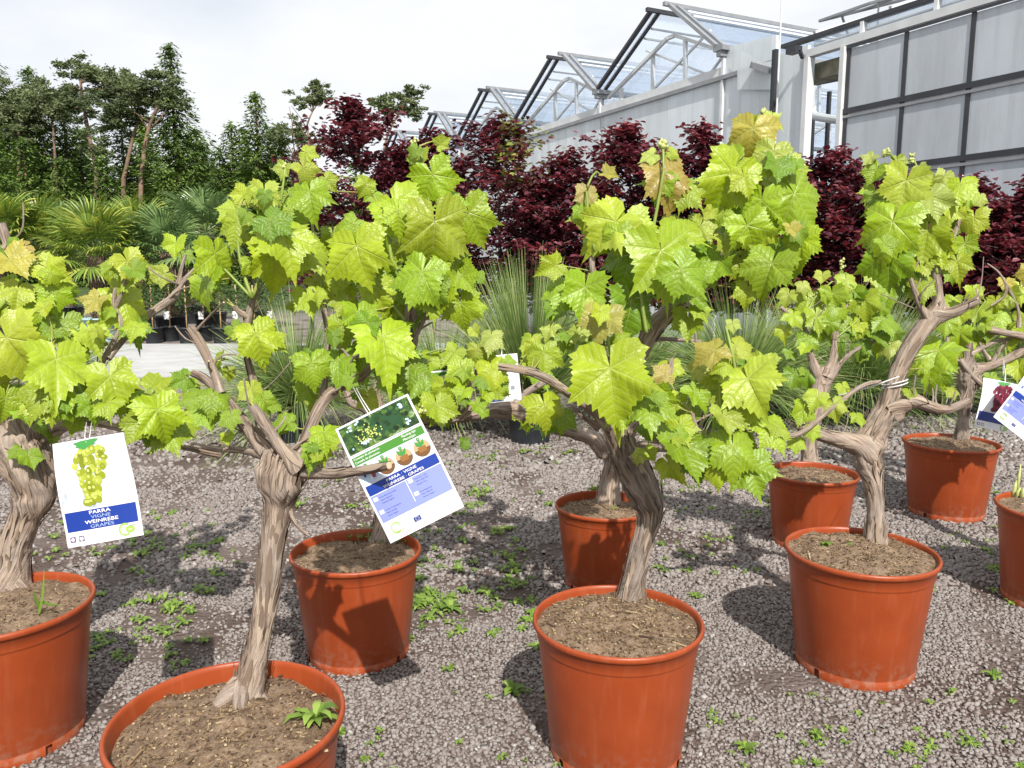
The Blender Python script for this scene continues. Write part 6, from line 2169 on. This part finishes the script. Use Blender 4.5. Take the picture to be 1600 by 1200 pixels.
ordinal = ['first', 'second', 'third', 'fourth', 'fifth', 'sixth', 'seventh', 'eighth', 'ninth']
for i in range(9):
    px = 214 + 26.5 * i
    g = ground(px, 533 + (i % 2) * 3)
    root = thing('potted_shrub', ordinal[i] + ' black-potted young shrub from the left in the row beyond the road', 'shrub', (g.x, g.y, 0), 'young shrubs beyond the road')
    simple_pot(root, 0.155, 0.27, M['blackpot'])
    rg = random.Random(60 + i)
    st = MB()
    tube_simple(st, [(g.x, g.y, 0.2), (g.x + rg.uniform(-0.02, 0.02), g.y, 1.0)], 0.012, 6)
    st.build('stake', M['stake'], root, True)
    lm = MB()
    for _ in range(420):
        q = Vector((g.x + rg.gauss(0, 0.14), g.y + rg.gauss(0, 0.14), rg.triangular(0.45, 1.15, 0.85)))
        a = rg.random() * 6.283
        d3 = Vector((math.cos(a), math.sin(a), rg.uniform(-0.3, 0.8))).normalized()
        sd = d3.cross(Vector((rg.gauss(0, 0.4), 0.2, 1))).normalized()
        l, w = rg.uniform(0.06, 0.10), 0.016
        lm.add([q, q + d3 * l * 0.5 - sd * w, q + d3 * l * 0.5 + sd * w, q + d3 * l], [(0, 1, 3, 2)])
    lm.build('foliage', M['shrub'], root, False, 'stuff')
    if i % 2 == 0:
        lb = MB()
        lb.hexa([(g.x - 0.04, g.y - 0.13, 0.40), (g.x + 0.05, g.y - 0.13, 0.40), (g.x + 0.05, g.y - 0.127, 0.40), (g.x - 0.04, g.y - 0.127, 0.40),
                 (g.x - 0.04, g.y - 0.13, 0.54), (g.x + 0.05, g.y - 0.13, 0.54), (g.x + 0.05, g.y - 0.127, 0.54), (g.x - 0.04, g.y - 0.127, 0.54)])
        lb.build('label', M['card'], root)

# ------------------------------------------------------------------ the wood behind
def spruce(label, px, top_y, d, half_px, seed, mat='spruce', base_z=0.6, group='conifers behind the nursery', ragged=0.3, fine=1.0):
    p = at(px, 430, d)
    H = at(px, top_y, d).z
    half = half_px * d / F
    root = thing('spruce_tree', label, 'tree', (p.x, p.y, 0), group)
    rg = random.Random(seed)
    tb = MB()
    tube_simple(tb, [(p.x, p.y, 0), (p.x + 0.1, p.y, H * 0.5), (p.x, p.y, H * 0.98)], [0.26, 0.17, 0.02], 8)
    tb.build('trunk', M['conifer_bark'], root, True)
    mb = MB()
    z = base_z
    while z < H - 0.15:
        t = (z - base_z) / (H - base_z)
        R = 1.6 * half * (1 - t) ** 0.8 * (1 + 0.15 * rg.uniform(-1, 1)) + 0.12
        nbr = 5 + int(4 * (1 - t))
        a0 = rg.random() * 6.283
        for k in range(nbr):
            a = a0 + 6.283 * k / nbr + rg.uniform(-0.25, 0.25)
            L = R * (1 + rg.uniform(-ragged, ragged * 0.7))
            dx, dy = math.cos(a), math.sin(a)
            m = max(3, int(L / 0.26))
            for j in range(m):
                f = (j + 0.6) / m
                c = Vector((p.x + dx * L * f, p.y + dy * L * f, z - 0.42 * L * f + 0.34 * L * f * f * f + rg.uniform(-0.05, 0.05)))
                for _ in range(int(9 * fine)):
                    q = c + Vector((rg.gauss(0, 0.2), rg.gauss(0, 0.2), rg.gauss(0, 0.11)))
                    sp_ = rg.uniform(-0.75, 0.75)
                    dr = Vector((math.cos(a + sp_), math.sin(a + sp_), rg.uniform(-0.8, 0.1)))
                    l = rg.uniform(0.24, 0.46) * (0.65 + 0.4 * (1 - t)) / fine ** 0.8
                    sd = Vector((-dr.y, dr.x, rg.uniform(-0.8, 0.8))).normalized() * l * 0.21
                    mb.add([q - sd * 0.6, q + sd * 0.6, q + dr * l * 0.55 + sd, q + dr * l, q + dr * l * 0.55 - sd], [(0, 1, 2, 3, 4)])
        z += 0.54 * (0.55 + 0.6 * (1 - t)) * (d / 60.0) / fine ** 0.3
    for _ in range(20):
        q = Vector((p.x + rg.gauss(0, 0.05), p.y + rg.gauss(0, 0.05), H - rg.uniform(0, 0.9)))
        a = rg.random() * 6.283
        mb.add([q, q + Vector((math.cos(a) * 0.28, math.sin(a) * 0.28, 0.12)), q + Vector((0, 0, 0.2))], [(0, 1, 2)])
    mb.build('crown', M[mat], root, False, 'stuff')


def pine(label, trunk_px, d, clumps, seed, r=4.0, group='conifers behind the nursery', bare=()):
    """trunk_px: picture points bottom to top; clumps: (px, py, rx, ry)"""
    rg = random.Random(seed)
    base = at(trunk_px[0][0], trunk_px[0][1], d)
    root = thing('pine_tree', label, 'tree', (base.x, base.y, 0), group)
    pts = [Vector((base.x, base.y, 0))] + [at(x, y, d) for x, y in trunk_px]
    tb = MB()
    st, sr = catmull(pts, [r * d / F * (1.15 - 0.75 * i / len(pts)) for i in range(len(pts))], 0.6)
    tube_simple(tb, st, sr, 8)
    for (x, y, rx, ry) in clumps:
        e_ = at(x, y, d)
        q = min(st, key=lambda s_: (s_ - e_).length + (0.8 if s_.z > e_.z else 0))
        tube_simple(tb, [q, (q + e_) / 2 + Vector((0, 0, 0.2)), e_], [r * 0.45 * d / F, r * 0.3 * d / F, 0.03], 6)
    for (a, b, w) in bare:
        tube_simple(tb, [at(*a, d), at((a[0] + b[0]) / 2 + 2, (a[1] + b[1]) / 2, d), at(*b, d)], [w * d / F, w * 0.7 * d / F, 0.015], 5)
    tb.build('trunk', M['conifer_bark'], root, True)
    mb = MB()
    for (x, y, rx, ry) in clumps:
        c = at(x, y, d)
        a_, b_ = rx * 1.2 * d / F, ry * 1.3 * d / F
        n = int(1250 * a_ * b_) + 180
        sub = [(rg.gauss(0, 0.56), rg.gauss(0, 0.56), rg.gauss(0, 0.5)) for _ in range(12)]
        for _ in range(n):
            s_ = rg.choice(sub)
            q = c + Vector(((s_[0] + rg.gauss(0, 0.16)) * a_, (s_[1] + rg.gauss(0, 0.16)) * a_, (s_[2] + rg.gauss(0, 0.15)) * b_))
            a = rg.random() * 6.283
            dr = Vector((math.cos(a), math.sin(a), rg.uniform(-0.2, 1.0))).normalized()
            l = rg.uniform(0.15, 0.30)
            sd = dr.cross(Vector((rg.gauss(0, 1), rg.gauss(0, 1), 0.4))).normalized() * l * 0.2
            mb.add([q - sd * 0.5, q + sd * 0.5, q + dr * l * 0.6 + sd, q + dr * l, q + dr * l * 0.6 - sd], [(0, 1, 2, 3, 4)])
    mb.build('crown', M['pine'], root, False, 'stuff')


spruce('tall pointed spruce standing right of the tall pines', 285, 84, 60, 62, 1)
spruce('pointed spruce by itself right of the gap in the wood', 411, 152, 64, 52, 2)
spruce('spruce at the far left of the skyline', 20, 108, 62, 44, 3)
spruce('thin pale-topped spruce in the left of the wood', 70, 112, 64, 40, 4, ragged=0.5)
spruce('spruce right below the round pine crown', 118, 150, 66, 48, 5)
spruce('dark spruce between the two leaning pine trunks', 205, 190, 64, 46, 6)
spruce('dark spruce left of the gap in the wood', 325, 230, 62, 40, 7)
spruce('lower spruce at the left slope of the solitary one', 372, 196, 66, 42, 8)
spruce('low dark spruce right of the solitary one', 448, 215, 66, 44, 9)
spruce('fresh green spruce at the left edge of the picture', 4, 205, 52, 40, 10, 'larch')
spruce('bright green young spruce at the foot of the wood', 268, 262, 54, 52, 11)
spruce('young spruce left of the tall bare pine trunk', 110, 250, 55, 40, 12)
spruce('dark young spruce below the far left pines', 52, 220, 58, 46, 13)
spruce('young spruce between the bare pine trunks', 172, 248, 56, 40, 14)
for i, (x, y, w_) in enumerate(((38, 172, 'below the far left pines'), (140, 205, 'behind the bare straight pine trunk'), (236, 196, 'left of the tall pointed spruce'),
                                (318, 205, 'on the right slope of the tall pointed spruce'), (352, 238, 'in the dip of the skyline'), (392, 205, 'just left of the solitary spruce'),
                                (436, 200, 'just right of the solitary spruce'), (474, 232, 'under the small wind-bent pine'))):
    spruce('dense spruce closing the wood ' + w_, x, y, 67 + (i % 2), 50, 90 + i, fine=0.6)
for i, (x, y) in enumerate(((-60, 130), (-110, 160), (0, 190), (85, 185), (150, 200), (240, 205), (305, 215), (345, 262), (395, 235), (430, 250), (500, 262), (560, 250), (620, 240), (690, 250))):
    spruce('dark spruce filling the shaded wood between the nearer trees', x, y, 72 + (i % 3) * 2, 56, 40 + i, fine=0.36, group='shaded spruces at the back of the wood')

pine('round-crowned pine left of centre in the wood', [(150, 330), (150, 270), (140, 215), (130, 160), (125, 120)], 58,
     [(118, 108, 22, 12), (150, 122, 28, 14), (110, 135, 28, 14), (165, 140, 24, 12), (135, 160, 30, 14), (95, 165, 22, 12), (160, 195, 26, 14), (150, 235, 18, 12), (175, 120, 18, 9)], 1, 3.4)
pine('tall pine with a bare straight reddish trunk', [(220, 330), (222, 270), (230, 210), (240, 180), (252, 158)], 57,
     [(230, 132, 30, 12), (260, 140, 24, 12), (205, 150, 26, 12), (240, 155, 34, 12), (270, 165, 18, 9), (190, 170, 22, 10), (248, 120, 18, 8)], 2, 4.0, bare=(((236, 200), (262, 168), 2), ((232, 205), (215, 180), 2)))
pine('pine with a leaning bare trunk beside the straight one', [(193, 300), (198, 260), (208, 215), (215, 192)], 58,
     [(200, 185, 22, 11), (180, 150, 26, 12), (188, 130, 18, 9), (215, 175, 20, 9), (172, 172, 18, 10)], 3, 3.6)
pine('pine with a pale thin trunk in the shaded wood', [(88, 300), (86, 250), (84, 215), (80, 170)], 61, [(70, 150, 26, 14), (95, 158, 20, 12), (55, 175, 24, 14), (82, 185, 24, 12)], 4, 2.4)
pine('broad dark pine at the far left', [(30, 300), (30, 240), (28, 190)], 60, [(20, 150, 26, 14), (45, 165, 24, 14), (10, 180, 28, 16), (35, 195, 28, 14)], 5, 3.0)
pine('small wind-bent pine with a sparse crown against the sky', [(484, 260), (482, 215), (480, 195), (488, 175)], 60,
     [(500, 145, 13, 8), (478, 155, 15, 8), (504, 160, 11, 6), (470, 165, 9, 5), (492, 132, 7, 4)], 6, 2.0,
     bare=(((482, 205), (455, 165), 1.0), ((478, 215), (459, 185), 1.0), ((457, 215), (452, 166), 1.2)))
pine('leaning pine crown showing above the tallest copper beech', [(590, 330), (596, 260), (606, 210), (622, 180)], 56,
     [(632, 152, 20, 9), (645, 142, 12, 6), (615, 165, 16, 9), (640, 168, 16, 8), (600, 175, 14, 8), (652, 180, 10, 5), (588, 160, 10, 6)], 7, 2.6)
pine('low pine mass left of the small wind-bent pine', [(462, 300), (462, 250)], 62, [(455, 205, 18, 10), (440, 215, 18, 12), (475, 222, 18, 10), (500, 235, 20, 10)], 8, 2.4)
bpy.context.view_layer.update()
print('objects', len(SC.objects), 'tris', sum(len(o.data.loops) - 2 * len(o.data.polygons) for o in SC.objects if o.type == 'MESH'),
      'unique', sum(len(m.loops) - 2 * len(m.polygons) for m in bpy.data.meshes))
